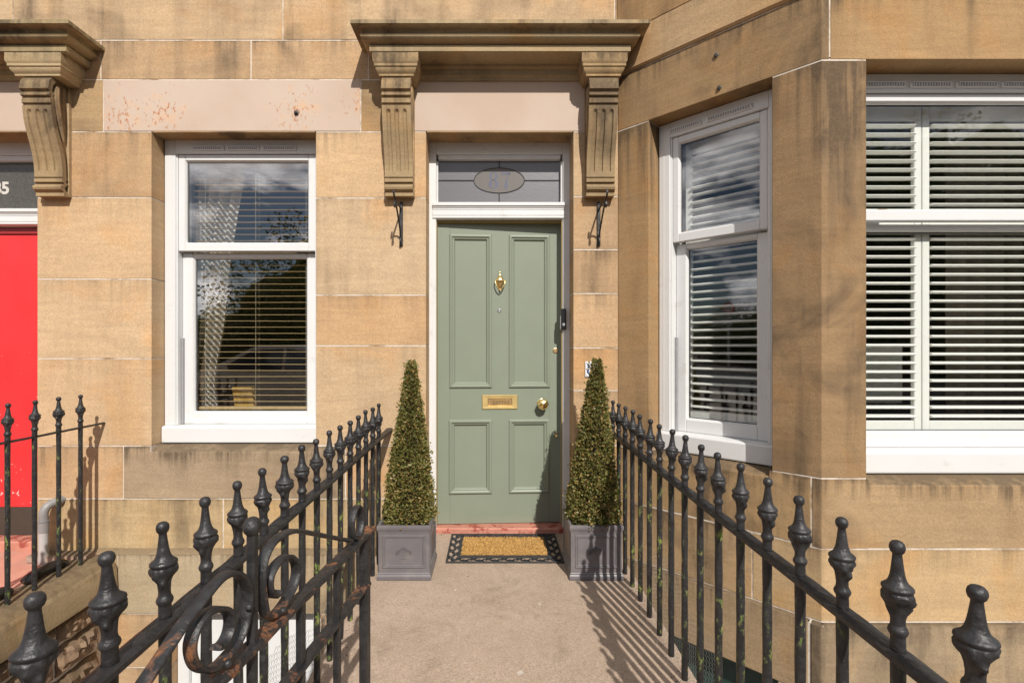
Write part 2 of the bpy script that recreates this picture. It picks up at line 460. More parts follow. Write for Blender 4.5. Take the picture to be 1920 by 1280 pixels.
# ------------------------------------------------------------------ mesh helpers
class MB:
    def __init__(self):
        self.v = []; self.f = []
    def add(self, vs, fs):
        b = len(self.v)
        self.v.extend([tuple(x) for x in vs])
        self.f.extend([tuple(i + b for i in q) for q in fs])
    def box(self, p0, p1, c=0.0):
        (x0, y0, z0), (x1, y1, z1) = [tuple(min(a, b) for a, b in zip(p0, p1)), tuple(max(a, b) for a, b in zip(p0, p1))]
        self.rbox(lambda a, b, d: (x0 + (x1 - x0) * a, y0 + (y1 - y0) * b, z0 + (z1 - z0) * d), (x1 - x0, y1 - y0, z1 - z0), c)
    def rbox(self, fn, size, c=0.0):
        """chamfered box; fn maps unit coordinates to a point"""
        if c <= 0:
            vs = [fn(a, b, d) for a in (0, 1) for b in (0, 1) for d in (0, 1)]
            self.add(vs, [(0, 1, 3, 2), (4, 6, 7, 5), (0, 4, 5, 1), (2, 3, 7, 6), (0, 2, 6, 4), (1, 5, 7, 3)])
            return
        r = [min(c / max(s, 1e-6), 0.45) for s in size]
        vs = []; idx = {}
        for a in (0, 1):
            for b in (0, 1):
                for d in (0, 1):
                    A, B, D = [(r[i] if t == 0 else 1 - r[i]) for i, t in enumerate((a, b, d))]
                    for ax in range(3):
                        q = [A, B, D]; q[ax] = (a, b, d)[ax]
                        idx[(a, b, d, ax)] = len(vs); vs.append(fn(*q))
        fs = []
        for ax in range(3):
            o1, o2 = [i for i in range(3) if i != ax]
            for s in (0, 1):
                ring = []
                for (m, n) in ((0, 0), (1, 0), (1, 1), (0, 1)):
                    k = [0, 0, 0]; k[ax] = s; k[o1] = m; k[o2] = n
                    ring.append(idx[(*k, ax)])
                fs.append(tuple(ring))
            for m in (0, 1):
                for n in (0, 1):
                    k0 = [0, 0, 0]; k0[o1] = m; k0[o2] = n; k0[ax] = 0
                    k1 = list(k0); k1[ax] = 1
                    fs.append((idx[(*k0, o1)], idx[(*k1, o1)], idx[(*k1, o2)], idx[(*k0, o2)]))
        for a in (0, 1):
            for b in (0, 1):
                for d in (0, 1):
                    fs.append((idx[(a, b, d, 0)], idx[(a, b, d, 1)], idx[(a, b, d, 2)]))
        self.add(vs, fs)
    def lathe(self, prof, center=(0, 0, 0), n=20, axis='Z', mod=None):
        """prof: list of (r, h)"""
        vs = []; fs = []
        cx, cy, cz = center
        for (r, h) in prof:
            for i in range(n):
                a = 2 * math.pi * i / n
                rr = r * (mod(a, h) if mod else 1)
                if axis == 'Z':
                    vs.append((cx + rr * math.cos(a), cy + rr * math.sin(a), cz + h))
                else:  # along -Y (towards the street)
                    vs.append((cx + rr * math.cos(a), cy - h, cz + rr * math.sin(a)))
        m = len(prof)
        for j in range(m - 1):
            for i in range(n):
                k = (i + 1) % n
                fs.append((j * n + i, j * n + k, (j + 1) * n + k, (j + 1) * n + i))
        fs.append(tuple(range(n))[::-1]); fs.append(tuple(range((m - 1) * n, m * n)))
        self.add(vs, fs)
    def tube(self, pts, r, n=8, caps=True):
        pts = [Vector(p) for p in pts]
        vs = []; fs = []
        up = Vector((0.3, 0.2, 1)).normalized()
        prev = None
        for i, p in enumerate(pts):
            t = (pts[min(i + 1, len(pts) - 1)] - pts[max(i - 1, 0)])
            t = t.normalized() if t.length > 0 else Vector((0, 0, 1))
            if prev is None:
                ref = up if abs(t.dot(up)) < 0.95 else Vector((1, 0, 0))
                a = t.cross(ref).normalized()
            else:
                a = (prev - t * prev.dot(t)).normalized()
            prev = a
            b = t.cross(a)
            rr = r[i] if isinstance(r, (list, tuple)) else r
            for k in range(n):
                an = 2 * math.pi * k / n
                vs.append(p + (a * math.cos(an) + b * math.sin(an)) * rr)
        for j in range(len(pts) - 1):
            for k in range(n):
                k2 = (k + 1) % n
                fs.append((j * n + k, j * n + k2, (j + 1) * n + k2, (j + 1) * n + k))
        if caps:
            fs.append(tuple(range(n))[::-1]); fs.append(tuple(range((len(pts) - 1) * n, len(pts) * n)))
        self.add(vs, fs)
    def bar(self, pts, normal, hw, ht, c=0.25, twist=None):
        """flat bar swept along pts lying in a plane with the given normal; hw half width along normal, ht half thickness in plane"""
        pts = [Vector(p) for p in pts]
        nv = Vector(normal).normalized()
        vs = []; fs = []
        cc = min(hw, ht) * c
        sec = [(-hw + cc, -ht), (hw - cc, -ht), (hw, -ht + cc), (hw, ht - cc), (hw - cc, ht), (-hw + cc, ht), (-hw, ht - cc), (-hw, -ht + cc)]
        for i, p in enumerate(pts):
            t = (pts[min(i + 1, len(pts) - 1)] - pts[max(i - 1, 0)]).normalized()
            s = t.cross(nv).normalized()
            N2, S2 = nv, s
            if twist:
                a = twist(i / (len(pts) - 1))
                N2 = nv * math.cos(a) + s * math.sin(a); S2 = s * math.cos(a) - nv * math.sin(a)
            for (a, b) in sec:
                vs.append(p + N2 * a + S2 * b)
        n = 8
        for j in range(len(pts) - 1):
            for k in range(n):
                k2 = (k + 1) % n
                fs.append((j * n + k, j * n + k2, (j + 1) * n + k2, (j + 1) * n + k))
        fs.append(tuple(range(n))[::-1]); fs.append(tuple(range((len(pts) - 1) * n, len(pts) * n)))
        self.add(vs, fs)
    def prism(self, poly, z0, z1, inset=0.0, c=0.0):
        """vertical prism over a plan polygon, shrunk by inset on every side and chamfered by c"""
        area = sum(poly[i][0] * poly[(i + 1) % len(poly)][1] - poly[(i + 1) % len(poly)][0] * poly[i][1] for i in range(len(poly)))
        if area < 0:
            poly = poly[::-1]
        P = offset_poly(poly, inset)
        z0 += inset; z1 -= inset
        if c > 0:
            n = len(P)
            chop = []
            for i in range(n):
                p = Vector(P[i]); a = Vector(P[i - 1]); b = Vector(P[(i + 1) % n])
                chop.append(p + (a - p).normalized() * c); chop.append(p + (b - p).normalized() * c)
            inner = offset_poly(P, c)
            rin = []
            for i in range(n):
                p = Vector(inner[i])
                rin.append(p); rin.append(p)
            rings = [(rin, z0), (chop, z0 + c), (chop, z1 - c), (rin, z1)]
        else:
            rings = [([Vector(p) for p in P], z0), ([Vector(p) for p in P], z1)]
        vs = []; fs = []
        m = len(rings[0][0])
        for ring, z in rings:
            vs.extend([(p.x, p.y, z) for p in ring])
        for j in range(len(rings) - 1):
            for i in range(m):
                k = (i + 1) % m
                fs.append((j * m + i, j * m + k, (j + 1) * m + k, (j + 1) * m + i))
        fs.append(tuple(range(m))[::-1]); fs.append(tuple(range((len(rings) - 1) * m, len(rings) * m)))
        self.add(vs, fs)
    def extrude(self, prof, fn, a0, a1):
        """extrude a closed 2-D profile between a0 and a1; fn(a, p, q) maps to a point"""
        n = len(prof)
        vs = [fn(a, *p) for a in (a0, a1) for p in prof]
        fs = [(i, (i + 1) % n, n + (i + 1) % n, n + i) for i in range(n)]
        fs += [tuple(range(n))[::-1], tuple(range(n, 2 * n))]
        self.add(vs, fs)
    def ring(self, rect, prof, fn):
        """mitred moulding round a rectangle (u0,u1,v0,v1): prof = [(inward, height)]"""
        u0, u1, v0, v1 = rect
        vs = []; fs = []
        for (i, h) in prof:
            vs += [fn(u0 + i, v0 + i, h), fn(u1 - i, v0 + i, h), fn(u1 - i, v1 - i, h), fn(u0 + i, v1 - i, h)]
        for j in range(len(prof) - 1):
            for k in range(4):
                k2 = (k + 1) % 4
                fs.append((j * 4 + k, j * 4 + k2, (j + 1) * 4 + k2, (j + 1) * 4 + k))
        self.add(vs, fs)
    def build(self, name, mat, parent=None, smooth=None, weld=False, origin=None):
        me = bpy.data.meshes.new(name)
        o0 = Vector(origin) if origin is not None else (WORLD_LOC[parent.name] if parent is not None else Vector((0, 0, 0)))
        vs = [(x - o0.x, y - o0.y, z - o0.z) for (x, y, z) in self.v]
        me.from_pydata(vs, [], self.f)
        bm = bmesh.new(); bm.from_mesh(me)
        bmesh.ops.remove_doubles(bm, verts=bm.verts, dist=1e-6) if len(bm.verts) < 60000 else None
        bmesh.ops.recalc_face_normals(bm, faces=bm.faces)
        bm.to_mesh(me); bm.free()
        if smooth is not None:
            me.polygons.foreach_set('use_smooth', [True] * len(me.polygons))
            if smooth < 179:
                me.set_sharp_from_angle(angle=R(smooth))
        me.materials.append(mat)
        o = bpy.data.objects.new(name, me)
        COL.objects.link(o)
        if parent is not None:
            o.parent = parent
            o.location = o0 - WORLD_LOC[parent.name]
            WORLD_LOC[o.name] = o0
        else:
            o.location = o0
            WORLD_LOC[o.name] = o0
        return o

WORLD_LOC = {}

def offset_poly(poly, d):
    """offset a counter-clockwise polygon inwards by d"""
    if d == 0:
        return list(poly)
    n = len(poly); out = []
    for i in range(n):
        p0 = Vector(poly[i - 1]); p = Vector(poly[i]); p1 = Vector(poly[(i + 1) % n])
        e0 = (p - p0).normalized(); e1 = (p1 - p).normalized()
        n0 = Vector((-e0.y, e0.x)); n1 = Vector((-e1.y, e1.x))
        b = (n0 + n1)
        q = b / max(b.dot(b) / 2, 1e-6)
        out.append(tuple(p + q * d))
    return out

def thing(name, label, cat, loc=(0, 0, 0), group=None):
    o = bpy.data.objects.new(name, None)
    COL.objects.link(o)
    o.location = loc
    o.empty_display_size = 0.1
    WORLD_LOC[o.name] = Vector(loc)
    tag(o, label, cat, group)
    return o

def tag(o, label=None, cat=None, group=None, kind=None):
    for k, v in (('label', label), ('category', cat), ('group', group), ('kind', kind)):
        if v:
            o[k] = v
    return o

def node(name, parent, loc):
    """an Empty part that holds sub-parts"""
    o = bpy.data.objects.new(name, None)
    COL.objects.link(o)
    o.empty_display_size = 0.1
    o.parent = parent
    o.location = Vector(loc) - WORLD_LOC[parent.name]
    WORLD_LOC[o.name] = Vector(loc)
    return o

class Frame:
    """a wall face: u along it, v up, w outwards"""
    def __init__(self, origin, u, n):
        self.o = Vector((*origin, 0)); self.u = Vector((*u, 0)).normalized(); self.n = Vector((*n, 0)).normalized()
    def P(self, u, v, w):
        return self.o + self.u * u + self.n * w + Vector((0, 0, v))
    def xy(self, u, w):
        q = self.P(u, 0, w)
        return (q.x, q.y)
    def box(self, mb, u0, u1, v0, v1, w0, w1, c=0.003):
        mb.rbox(lambda a, b, d: self.P(u0 + (u1 - u0) * a, v0 + (v1 - v0) * d, w0 + (w1 - w0) * b), (abs(u1 - u0), abs(w1 - w0), abs(v1 - v0)), c)

def spline(pts, k=6):
    pts = [Vector(p) for p in pts]
    out = []
    for i in range(len(pts) - 1):
        p0 = pts[max(i - 1, 0)]; p1 = pts[i]; p2 = pts[i + 1]; p3 = pts[min(i + 2, len(pts) - 1)]
        for j in range(k):
            t = j / k
            out.append(0.5 * ((2 * p1) + (p2 - p0) * t + (2 * p0 - 5 * p1 + 4 * p2 - p3) * t * t + (3 * p1 - p0 - 3 * p2 + p3) * t ** 3))
    out.append(pts[-1])
    return out

def text_mesh(mb, s, size, fn, depth=0.002, bold=0.0):
    """flat lettering turned into mesh; fn(x, y, h) maps text space to a point; centred"""
    cu = bpy.data.curves.new('lettering_source', 'FONT')
    cu.body = s; cu.size = size; cu.align_x = 'CENTER'; cu.align_y = 'CENTER'
    cu.extrude = depth / 2; cu.offset = bold; cu.resolution_u = 4
    ob = bpy.data.objects.new('lettering_source', cu)
    COL.objects.link(ob)
    dg = bpy.context.evaluated_depsgraph_get()
    me = ob.evaluated_get(dg).to_mesh()
    mb.add([fn(v.co.x, v.co.y, v.co.z) for v in me.vertices], [tuple(p.vertices) for p in me.polygons])
    ob.to_mesh_clear() if False else None
    bpy.data.objects.remove(ob)
    bpy.data.curves.remove(cu)

# ------------------------------------------------------------------ layout measured from the photograph
YW = 3.30                                    # front wall face
S = YW / FPX
fx = lambda px: (px - VX) * S
fz = lambda py: EYE + (VY - py) * S
WALL = Frame((0, YW), (1, 0), (0, -1))
BJ = Vector((0.823, 3.30)); BC = Vector((1.639, 2.474))
BL = (BC - BJ).length
bu = (BC - BJ) / BL
SIDE = Frame(BJ, bu, (bu.y, -bu.x))
FRONT = Frame(BC, (1, 0), (0, -1))
ZL, ZS = 2.729, 0.640                        # window heads and sills
slope = lambda y: -0.015 * (3.44 - y)        # the path and the railings fall a little towards the street

# ------------------------------------------------------------------ the ground
def struct(mb, name, mat, smooth=None):
    return tag(mb.build(name, mat, None, smooth), kind='structure')

m = MB()
pts = []
ys = [0.30 + (3.47 - 0.30) * i / 8 for i in range(9)]
vs = []; fs = []
for y in ys:
    for x in (-0.735, 0.805):
        vs += [(x, y, slope(y)), (x, y, slope(y) - 0.22)]
for i in range(8):
    a = i * 4; b = a + 4
    fs += [(a, a + 2, b + 2, b), (a + 1, b + 1, b + 3, a + 3), (a, b, b + 1, a + 1), (a + 2, a + 3, b + 3, b + 2)]
fs += [(0, 1, 3, 2), (32, 34, 35, 33)]
m.add(vs, fs)
struct(m, 'path', MAT['concrete'])

m = MB(); m.box((-14, -2.6, -0.30), (14, 0.296, -0.055)); struct(m, 'pavement', MAT['paving'])
m = MB(); m.box((-14, -2.78, -0.30), (14, -2.602, -0.062), 0.015); struct(m, 'kerb', MAT['paving'])
m = MB(); m.box((-60, -9.5, -0.32), (60, -2.782, -0.18)); struct(m, 'road', MAT['asphalt'])
m = MB(); m.box((-80, -80, -0.5), (80, -9.502, -0.10)); struct(m, 'ground', MAT['paving'])
m = MB(); m.box((-13, 0.31, -2.6), (7, 3.9, -2.45)); struct(m, 'basement_area_floor', MAT['paving'])
m = MB(); m.box((-13, 0.10, -2.44), (7, 0.29, -0.31)); struct(m, 'street_retaining_wall', MAT['rough_stone'])
m = MB(); m.box((-0.68, 0.32, -2.44), (0.74, 3.25, -0.23)); struct(m, 'path_support', MAT['rough_stone'])

# rooms behind the windows, open only towards the street wall
m = MB()
def room(x0, x1, y0, y1, z0, z1):
    v = [(x, y, z) for x in (x0, x1) for y in (y0, y1) for z in (z0, z1)]
    m.add(v, [(0, 1, 3, 2), (4, 6, 7, 5), (2, 3, 7, 6), (0, 2, 6, 4), (1, 5, 7, 3)])
room(-3.00, -0.60, 3.56, 7.4, 0.30, 3.10)
room(-0.56, 0.62, 3.60, 8.0, 0.0, 2.9)
m.add([(0.70, 3.62, 0.3), (0.70, 7.5, 0.3), (4.5, 7.5, 0.3), (4.5, 3.62, 0.3), (3.6, 2.72, 0.3), (1.75, 2.72, 0.3), (0.87, 3.62, 0.3)],
      [(0, 1, 2, 3, 4, 5, 6)])
m.add([(0.70, 3.62, 3.1), (0.70, 7.5, 3.1), (4.5, 7.5, 3.1), (4.5, 3.62, 3.1), (3.6, 2.72, 3.1), (1.75, 2.72, 3.1), (0.87, 3.62, 3.1)],
      [(0, 1, 2, 3, 4, 5, 6)])
m.add([(0.70, 3.62, 0.3), (0.70, 7.5, 0.3), (4.5, 7.5, 0.3), (4.5, 3.62, 0.3), (0.70, 3.62, 3.1), (0.70, 7.5, 3.1), (4.5, 7.5, 3.1), (4.5, 3.62, 3.1)],
      [(0, 1, 5, 4), (1, 2, 6, 5), (2, 3, 7, 6)])
struct(m, 'room_walls', MAT['dark_room'])

# ------------------------------------------------------------------ the house
house = thing('terraced_house', 'honey sandstone terraced house with a sage green front door and a canted bay', 'house', (0, YW, 0))
nhouse = thing('neighbouring_house', 'neighbouring stone house entrance with a bright red door at the left edge', 'house', (-3.6, YW, 0))

HONEY = (0.485, 0.320, 0.180)
PALE = (0.530, 0.370, 0.222)
OLIVE = (0.400, 0.270, 0.145)
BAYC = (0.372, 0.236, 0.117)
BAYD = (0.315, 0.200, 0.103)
def tint(c, stain=0.35, j=0.05):
    k = 1 + random.uniform(-j, j); h = random.uniform(-0.025, 0.025)
    return (c[0] * k * (1 + h), c[1] * k, c[2] * k * (1 - h * 1.5), stain)
JO = 0.0032
def stone(poly, z0, z1, color, parent=house, name='stone_block', inset=JO, c=0.0025, mat='stone', proud=None):
    mb = MB()
    mb.prism(poly, z0, z1, inset, c)
    o = mb.build(name, MAT[mat], parent)
    o.color = color
    return o
def wall_stone(x0, x1, z0, z1, color, depth=0.34, front=0.0, **kw):
    f = YW - front + random.uniform(-0.0008, 0.0008)
    return stone([(x0, f), (x1, f), (x1, YW + depth), (x0, YW + depth)], z0, z1, color, **kw)
def mortar(poly, z0, z1, parent=house):
    mb = MB(); mb.prism(poly, z0, z1, 0.0052, 0)
    return mb.build('mortar', MAT['mortar'], parent)
def wall_mortar(x0, x1, z0, z1, depth=0.33, front=0.0, parent=house):
    return mortar([(x0, YW - front), (x1, YW - front), (x1, YW + depth), (x0, YW + depth)], z0, z1, parent)

XL0, XL1 = -3.041, -2.274      # pier between the red door and the window
XM0, XM1 = -1.185, -0.445      # pier between window and green door
XR0, XR1 = 0.530, 0.823        # pier between green door and bay
z_top, z2, z1_ = 4.35, 3.339, 3.076
# upper rows
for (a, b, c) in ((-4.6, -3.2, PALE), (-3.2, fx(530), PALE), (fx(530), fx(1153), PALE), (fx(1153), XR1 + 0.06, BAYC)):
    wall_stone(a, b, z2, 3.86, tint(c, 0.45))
for (a, b) in ((-4.6, -2.2), (-2.2, -0.6), (-0.6, 0.86)):
    wall_stone(a, b, 3.86, z_top, tint(PALE, 0.3))
for (a, b, c, s) in ((-4.6, fx(188), HONEY, .5), (fx(188), fx(470), HONEY, 0.42), (fx(470), fx(690), HONEY, .5), (fx(690), -0.05, OLIVE, .5), (-0.05, 0.86, OLIVE, .5)):
    wall_stone(a, b, z1_, z2, tint(c, s))
wall_mortar(-4.58, 0.85, z1_ + 0.001, z_top - 0.01)
# lintel row
wall_stone(XL0, fx(193), ZL, z1_, tint(OLIVE, 0.45))
lintel_l = wall_stone(fx(193), fx(676), ZL, z1_, (1, 1, 1, 1.0), name='painted_lintel', mat='lintel', front=0.002)
wall_stone(fx(676), fx(776), ZL, z1_, tint(OLIVE, 0.5))
lintel_d = wall_stone(fx(776), fx(1098), ZL, z1_, (1, 1, 1, 0.0), name='painted_lintel', mat='lintel', front=0.002)
wall_stone(fx(1098), XR1 + 0.05, ZL, z1_, tint(HONEY, 0.4))
wall_mortar(XL0 + 0.002, 0.85, ZL, z1_ + 0.012)
lintel_n = wall_stone(-4.6, XL0, ZL, z1_, (1, 1, 1, 0.35), parent=nhouse, name='painted_lintel', mat='lintel', front=0.002)
lintel_l['label'] = 'cream painted lintel with rust stains over the window'
lintel_d['label'] = 'clean cream painted lintel over the green door'
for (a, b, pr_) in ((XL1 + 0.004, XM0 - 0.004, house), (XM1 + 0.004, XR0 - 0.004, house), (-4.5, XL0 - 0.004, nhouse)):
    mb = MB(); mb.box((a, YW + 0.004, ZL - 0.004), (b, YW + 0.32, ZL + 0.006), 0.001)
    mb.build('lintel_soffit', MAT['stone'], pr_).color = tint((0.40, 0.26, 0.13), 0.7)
# bolt and stains on the lintel
mb = MB(); mb.lathe([(0.016, 0), (0.016, 0.004), (0.009, 0.006), (0.008, 0.016), (0.001, 0.018)], (fx(556), YW - 0.001, fz(212)), 12, 'Y')
tag(mb.build('iron_bolt', MAT['iron_rust'], house, 40), 'rusty bolt in the cream lintel')
# piers
def pier(x0, x1, zs, base, stains, **kw):
    for i in range(len(zs) - 1):
        wall_stone(x0, x1, zs[i + 1], zs[i], tint(base[i % len(base)], stains[i % len(stains)]), **kw)
pier(XL0, XL1, [ZL, fz(370), fz(523), fz(672), fz(836)], [HONEY, PALE, PALE, PALE], [0.32, 0.22, 0.25, 0.12])
pier(XM0, XM1, [ZL, fz(371), fz(553), fz(648), fz(835)], [PALE, PALE, HONEY, PALE], [0.35, 0.3, 0.28, 0.15])
pier(XR0, XR1 + 0.02, [ZL, fz(368), fz(468), fz(550), fz(652), fz(732), fz(835), fz(935), fz(1035)], [PALE, HONEY, HONEY, HONEY, HONEY, HONEY, BAYC, BAYC], [0.3, 0.35, 0.4, 0.45, 0.35, 0.4, 0.4, 0.5])
wall_mortar(XL0, XL1, ZS - 0.07, ZL + 0.01)
wall_mortar(XM0, XM1, ZS - 0.07, ZL + 0.01)
wall_mortar(XR0, XR1 + 0.02, -0.1, ZL + 0.01)
# courses below the window
wall_stone(XL0, fx(231), fz(935), fz(836), tint(HONEY, 0.3))
mb = MB()
zt_, zb_ = fz(836) - JO, fz(935) + JO
def sill_block(a, b, prof):
    mb.extrude(prof, lambda t, p, q: (t, YW - p, q), a, b)
flat = [(-0.34, zb_), (-0.004, zb_), (-0.002, zb_ + 0.003), (-0.002, zt_ - 0.003), (-0.005, zt_), (-0.34, zt_)]
wash = [(-0.34, zb_), (-0.004, zb_), (-0.002, zb_ + 0.003), (-0.002, zt_ - 0.040), (-0.006, zt_ - 0.033), (-0.020, zt_ - 0.027), (-0.100, zt_ - 0.002), (-0.34, zt_)]
sill_block(fx(231) + JO, XL1 - 0.012, flat); sill_block(XL1 - 0.012, XM0 + 0.012, wash); sill_block(XM0 + 0.012, fx(647) - JO, flat)
mb.build('sill_stone', MAT['stone'], house).color = tint((0.37, 0.265, 0.165), 1.1)
wall_stone(fx(647), XM1, fz(935), fz(836), tint(HONEY, 0.35))
wall_stone(XL0, fx(418), fz(1035), fz(935), tint((0.47, 0.34, 0.19), 0.4))
wall_stone(fx(418), XM1, fz(1035), fz(935), tint((0.47, 0.34, 0.19), 0.4))
wall_mortar(XL0, XM1, fz(1037), ZS - 0.055)
# plinth with basement opening
PF = 0.028
bx0, bx1, bz = fx(322), fx(602), -0.465
wall_stone(XL0, fx(225), bz, fz(1035), tint((0.40, 0.30, 0.19), 0.5), front=PF)
wall_stone(fx(225), fx(500), bz, fz(1035), tint((0.40, 0.31, 0.20), 0.5), front=PF)
wall_stone(fx(500), -0.70, bz, fz(1035), tint((0.40, 0.30, 0.19), 0.5), front=PF)
for (a, b) in ((-2.62, bx0), (bx1, -0.69)):
    for (t0, t1) in ((bz, -0.82), (-0.82, -1.25), (-1.25, -1.75), (-1.75, -2.45)):
        wall_stone(a, b, t1, t0, tint(HONEY, 0.3), front=PF - 0.004)
wall_mortar(-2.6, bx0, -2.45, fz(1036), front=PF - 0.004)
wall_mortar(bx0 + 0.0, bx1 + 0.01, bz - 0.006, fz(1036), front=PF - 0.004)
wall_mortar(bx1, -0.7, -2.45, fz(1036), front=PF - 0.004)
mb = MB(); mb.extrude([(0, 0.0), (PF - 0.001, 0.0), (PF - 0.002, 0.006), (0, 0.03)], lambda a, p, q: (a, YW - p, fz(1035) + q - 0.002), -2.72, -0.44)
mb.build('plinth_weathering', MAT['stone'], house).color = tint((0.33, 0.245, 0.15), 0.8)
# basement door, white
bd = node('basement_door', house, (0, YW + 0.1, bz))
mb = MB(); WALL.box(mb, bx0, bx1, -2.44, bz - 0.012, -0.16, -0.10, 0.003); mb.build('leaf', MAT['white_wood'], bd)
mb = MB(); WALL.box(mb, bx0 + 0.0, bx0 + 0.075, -2.44, bz - 0.012, -0.098, -0.06, 0.004); WALL.box(mb, bx1 - 0.075, bx1, -2.44, bz - 0.012, -0.098, -0.06, 0.004)
mb.build('frame', MAT['white_wood'], bd)
tag(bd, 'white basement door below the path')

# ---- the bay
def side_poly(t0, t1, d=0.30, f=0.0):
    return [SIDE.xy(t0 * BL, f), SIDE.xy(t1 * BL, f), SIDE.xy(t1 * BL, -d), SIDE.xy(t0 * BL, -d)]
def corner_pt(k):   # offset corner, k inward
    return (BC.x + 0.418 * k, BC.y + k)
def corner_poly(t0, u1, d=0.30, f=0.0):
    return [SIDE.xy(t0 * BL, f), corner_pt(-f), FRONT.xy(u1, f), FRONT.xy(u1, -d), corner_pt(d), SIDE.xy(t0 * BL, -d)]
def front_poly(u0, u1, d=0.30, f=0.0):
    return [FRONT.xy(u0, f), FRONT.xy(u1, f), FRONT.xy(u1, -d), FRONT.xy(u0, -d)]
T0, T1, U0, U1 = 0.198, 0.802, 0.228, 1.58
UE = U1 + U0                    # far corner of the bay front
ZJ = 3.088
jun = [(XR1 - 0.06, 3.62), (XR1 + 0.004, 3.305)]
def first_poly(t1, d=0.30, f=0.0):      # a stone that starts in the angle with the main wall
    return [SIDE.xy(0.004, f), SIDE.xy(t1 * BL, f), SIDE.xy(t1 * BL, -d), (SIDE.xy(0.0, -d)[0] - 0.02, 3.64)]
# lintel course
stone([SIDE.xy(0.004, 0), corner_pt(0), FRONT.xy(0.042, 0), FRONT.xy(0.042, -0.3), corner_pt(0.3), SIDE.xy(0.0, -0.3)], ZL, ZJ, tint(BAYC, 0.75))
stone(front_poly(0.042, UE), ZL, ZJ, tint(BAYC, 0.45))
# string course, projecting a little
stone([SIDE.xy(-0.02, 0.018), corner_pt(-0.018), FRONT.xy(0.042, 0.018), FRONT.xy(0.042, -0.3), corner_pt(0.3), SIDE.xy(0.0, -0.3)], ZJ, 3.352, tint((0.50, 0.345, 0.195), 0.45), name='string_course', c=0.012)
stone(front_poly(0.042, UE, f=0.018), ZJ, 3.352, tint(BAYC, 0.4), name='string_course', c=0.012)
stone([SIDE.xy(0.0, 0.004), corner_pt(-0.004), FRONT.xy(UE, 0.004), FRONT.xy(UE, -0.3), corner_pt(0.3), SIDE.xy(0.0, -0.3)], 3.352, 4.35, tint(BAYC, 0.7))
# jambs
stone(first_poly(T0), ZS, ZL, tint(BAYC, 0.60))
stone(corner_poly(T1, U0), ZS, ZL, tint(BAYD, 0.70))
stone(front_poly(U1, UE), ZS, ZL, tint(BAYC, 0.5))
# below the sills
TJ = 0.960
zt_, zb_ = ZS - JO, fz(935) + JO
wash_b = [(-0.30, zb_), (-0.0060, zb_), (-0.0048, zb_ + 0.003), (-0.0048, zt_ - 0.038), (-0.009, zt_ - 0.030), (-0.022, zt_ - 0.024), (-0.100, zt_ - 0.002), (-0.30, zt_)]
mb = MB()
mb.prism(first_poly(T0 + 0.012), fz(935), ZS, JO, 0.0025)
mb.extrude(wash_b, lambda t, p, q: SIDE.P(t, q, p), (T0 + 0.008) * BL, (T1 - 0.008) * BL)
mb.prism(side_poly(T1 - 0.012, TJ), fz(935), ZS, JO, 0.0025)
mb.build('sill_stone', MAT['stone'], house).color = tint((0.385, 0.25, 0.125), 0.9)
mb = MB()
mb.prism(corner_poly(TJ, U0 + 0.012), fz(935), ZS, JO, 0.0025)
mb.extrude(wash_b, lambda t, p, q: FRONT.P(t, q, p), U0 + 0.008, U1 - 0.006)
mb.prism(front_poly(U1 - 0.012, UE), fz(935), ZS, JO, 0.0025)
mb.build('sill_stone', MAT['stone'], house).color = tint((0.385, 0.265, 0.150), 1.25)
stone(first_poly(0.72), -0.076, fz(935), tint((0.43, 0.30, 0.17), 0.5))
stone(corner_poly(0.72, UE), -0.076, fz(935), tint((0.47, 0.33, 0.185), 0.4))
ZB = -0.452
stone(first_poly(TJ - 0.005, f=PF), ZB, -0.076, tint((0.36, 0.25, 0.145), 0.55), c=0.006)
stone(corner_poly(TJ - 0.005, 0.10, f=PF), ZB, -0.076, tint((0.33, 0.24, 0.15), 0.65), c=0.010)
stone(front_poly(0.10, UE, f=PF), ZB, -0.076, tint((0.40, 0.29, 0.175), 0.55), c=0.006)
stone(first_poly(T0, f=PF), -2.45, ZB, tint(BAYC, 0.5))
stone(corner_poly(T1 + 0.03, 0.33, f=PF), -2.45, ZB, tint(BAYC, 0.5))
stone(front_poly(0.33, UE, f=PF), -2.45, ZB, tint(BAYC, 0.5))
# mortar cores
mortar(first_poly(T0), ZS - 0.07, ZL + 0.02)
mortar(corner_poly(T1, U0), ZS - 0.07, ZL + 0.02)
mortar([SIDE.xy(0.004, 0), corner_pt(0), FRONT.xy(UE, 0), FRONT.xy(UE, -0.29), corner_pt(0.29), SIDE.xy(0.0, -0.29)], ZL + 0.002, 4.3)
mortar([SIDE.xy(0.004, 0), corner_pt(0), FRONT.xy(UE, 0), FRONT.xy(UE, -0.29), corner_pt(0.29), SIDE.xy(0.0, -0.29)], -0.09, ZS - 0.055)
mortar(first_poly(T0, f=PF - 0.003), -2.44, -0.079)
mortar(corner_poly(T1 + 0.03, UE - 0.02, f=PF - 0.003), -2.44, -0.079)
mortar(first_poly(TJ, f=PF - 0.003), ZB + 0.004, -0.079)
# far return of the bay and the wall beyond, out of the frame
far = FRONT.xy(UE, 0)
stone([far, (far[0] + 0.82, 3.30), (far[0] + 0.82, 3.62), (far[0] - 0.12, far[1] + 0.3)], -2.45, 4.35, tint(BAYC, 0.5))
stone([(far[0] + 0.82, 3.302), (7.0, 3.302), (7.0, 3.64), (far[0] + 0.82, 3.64)], -2.45, 4.35, tint(HONEY, 0.4))
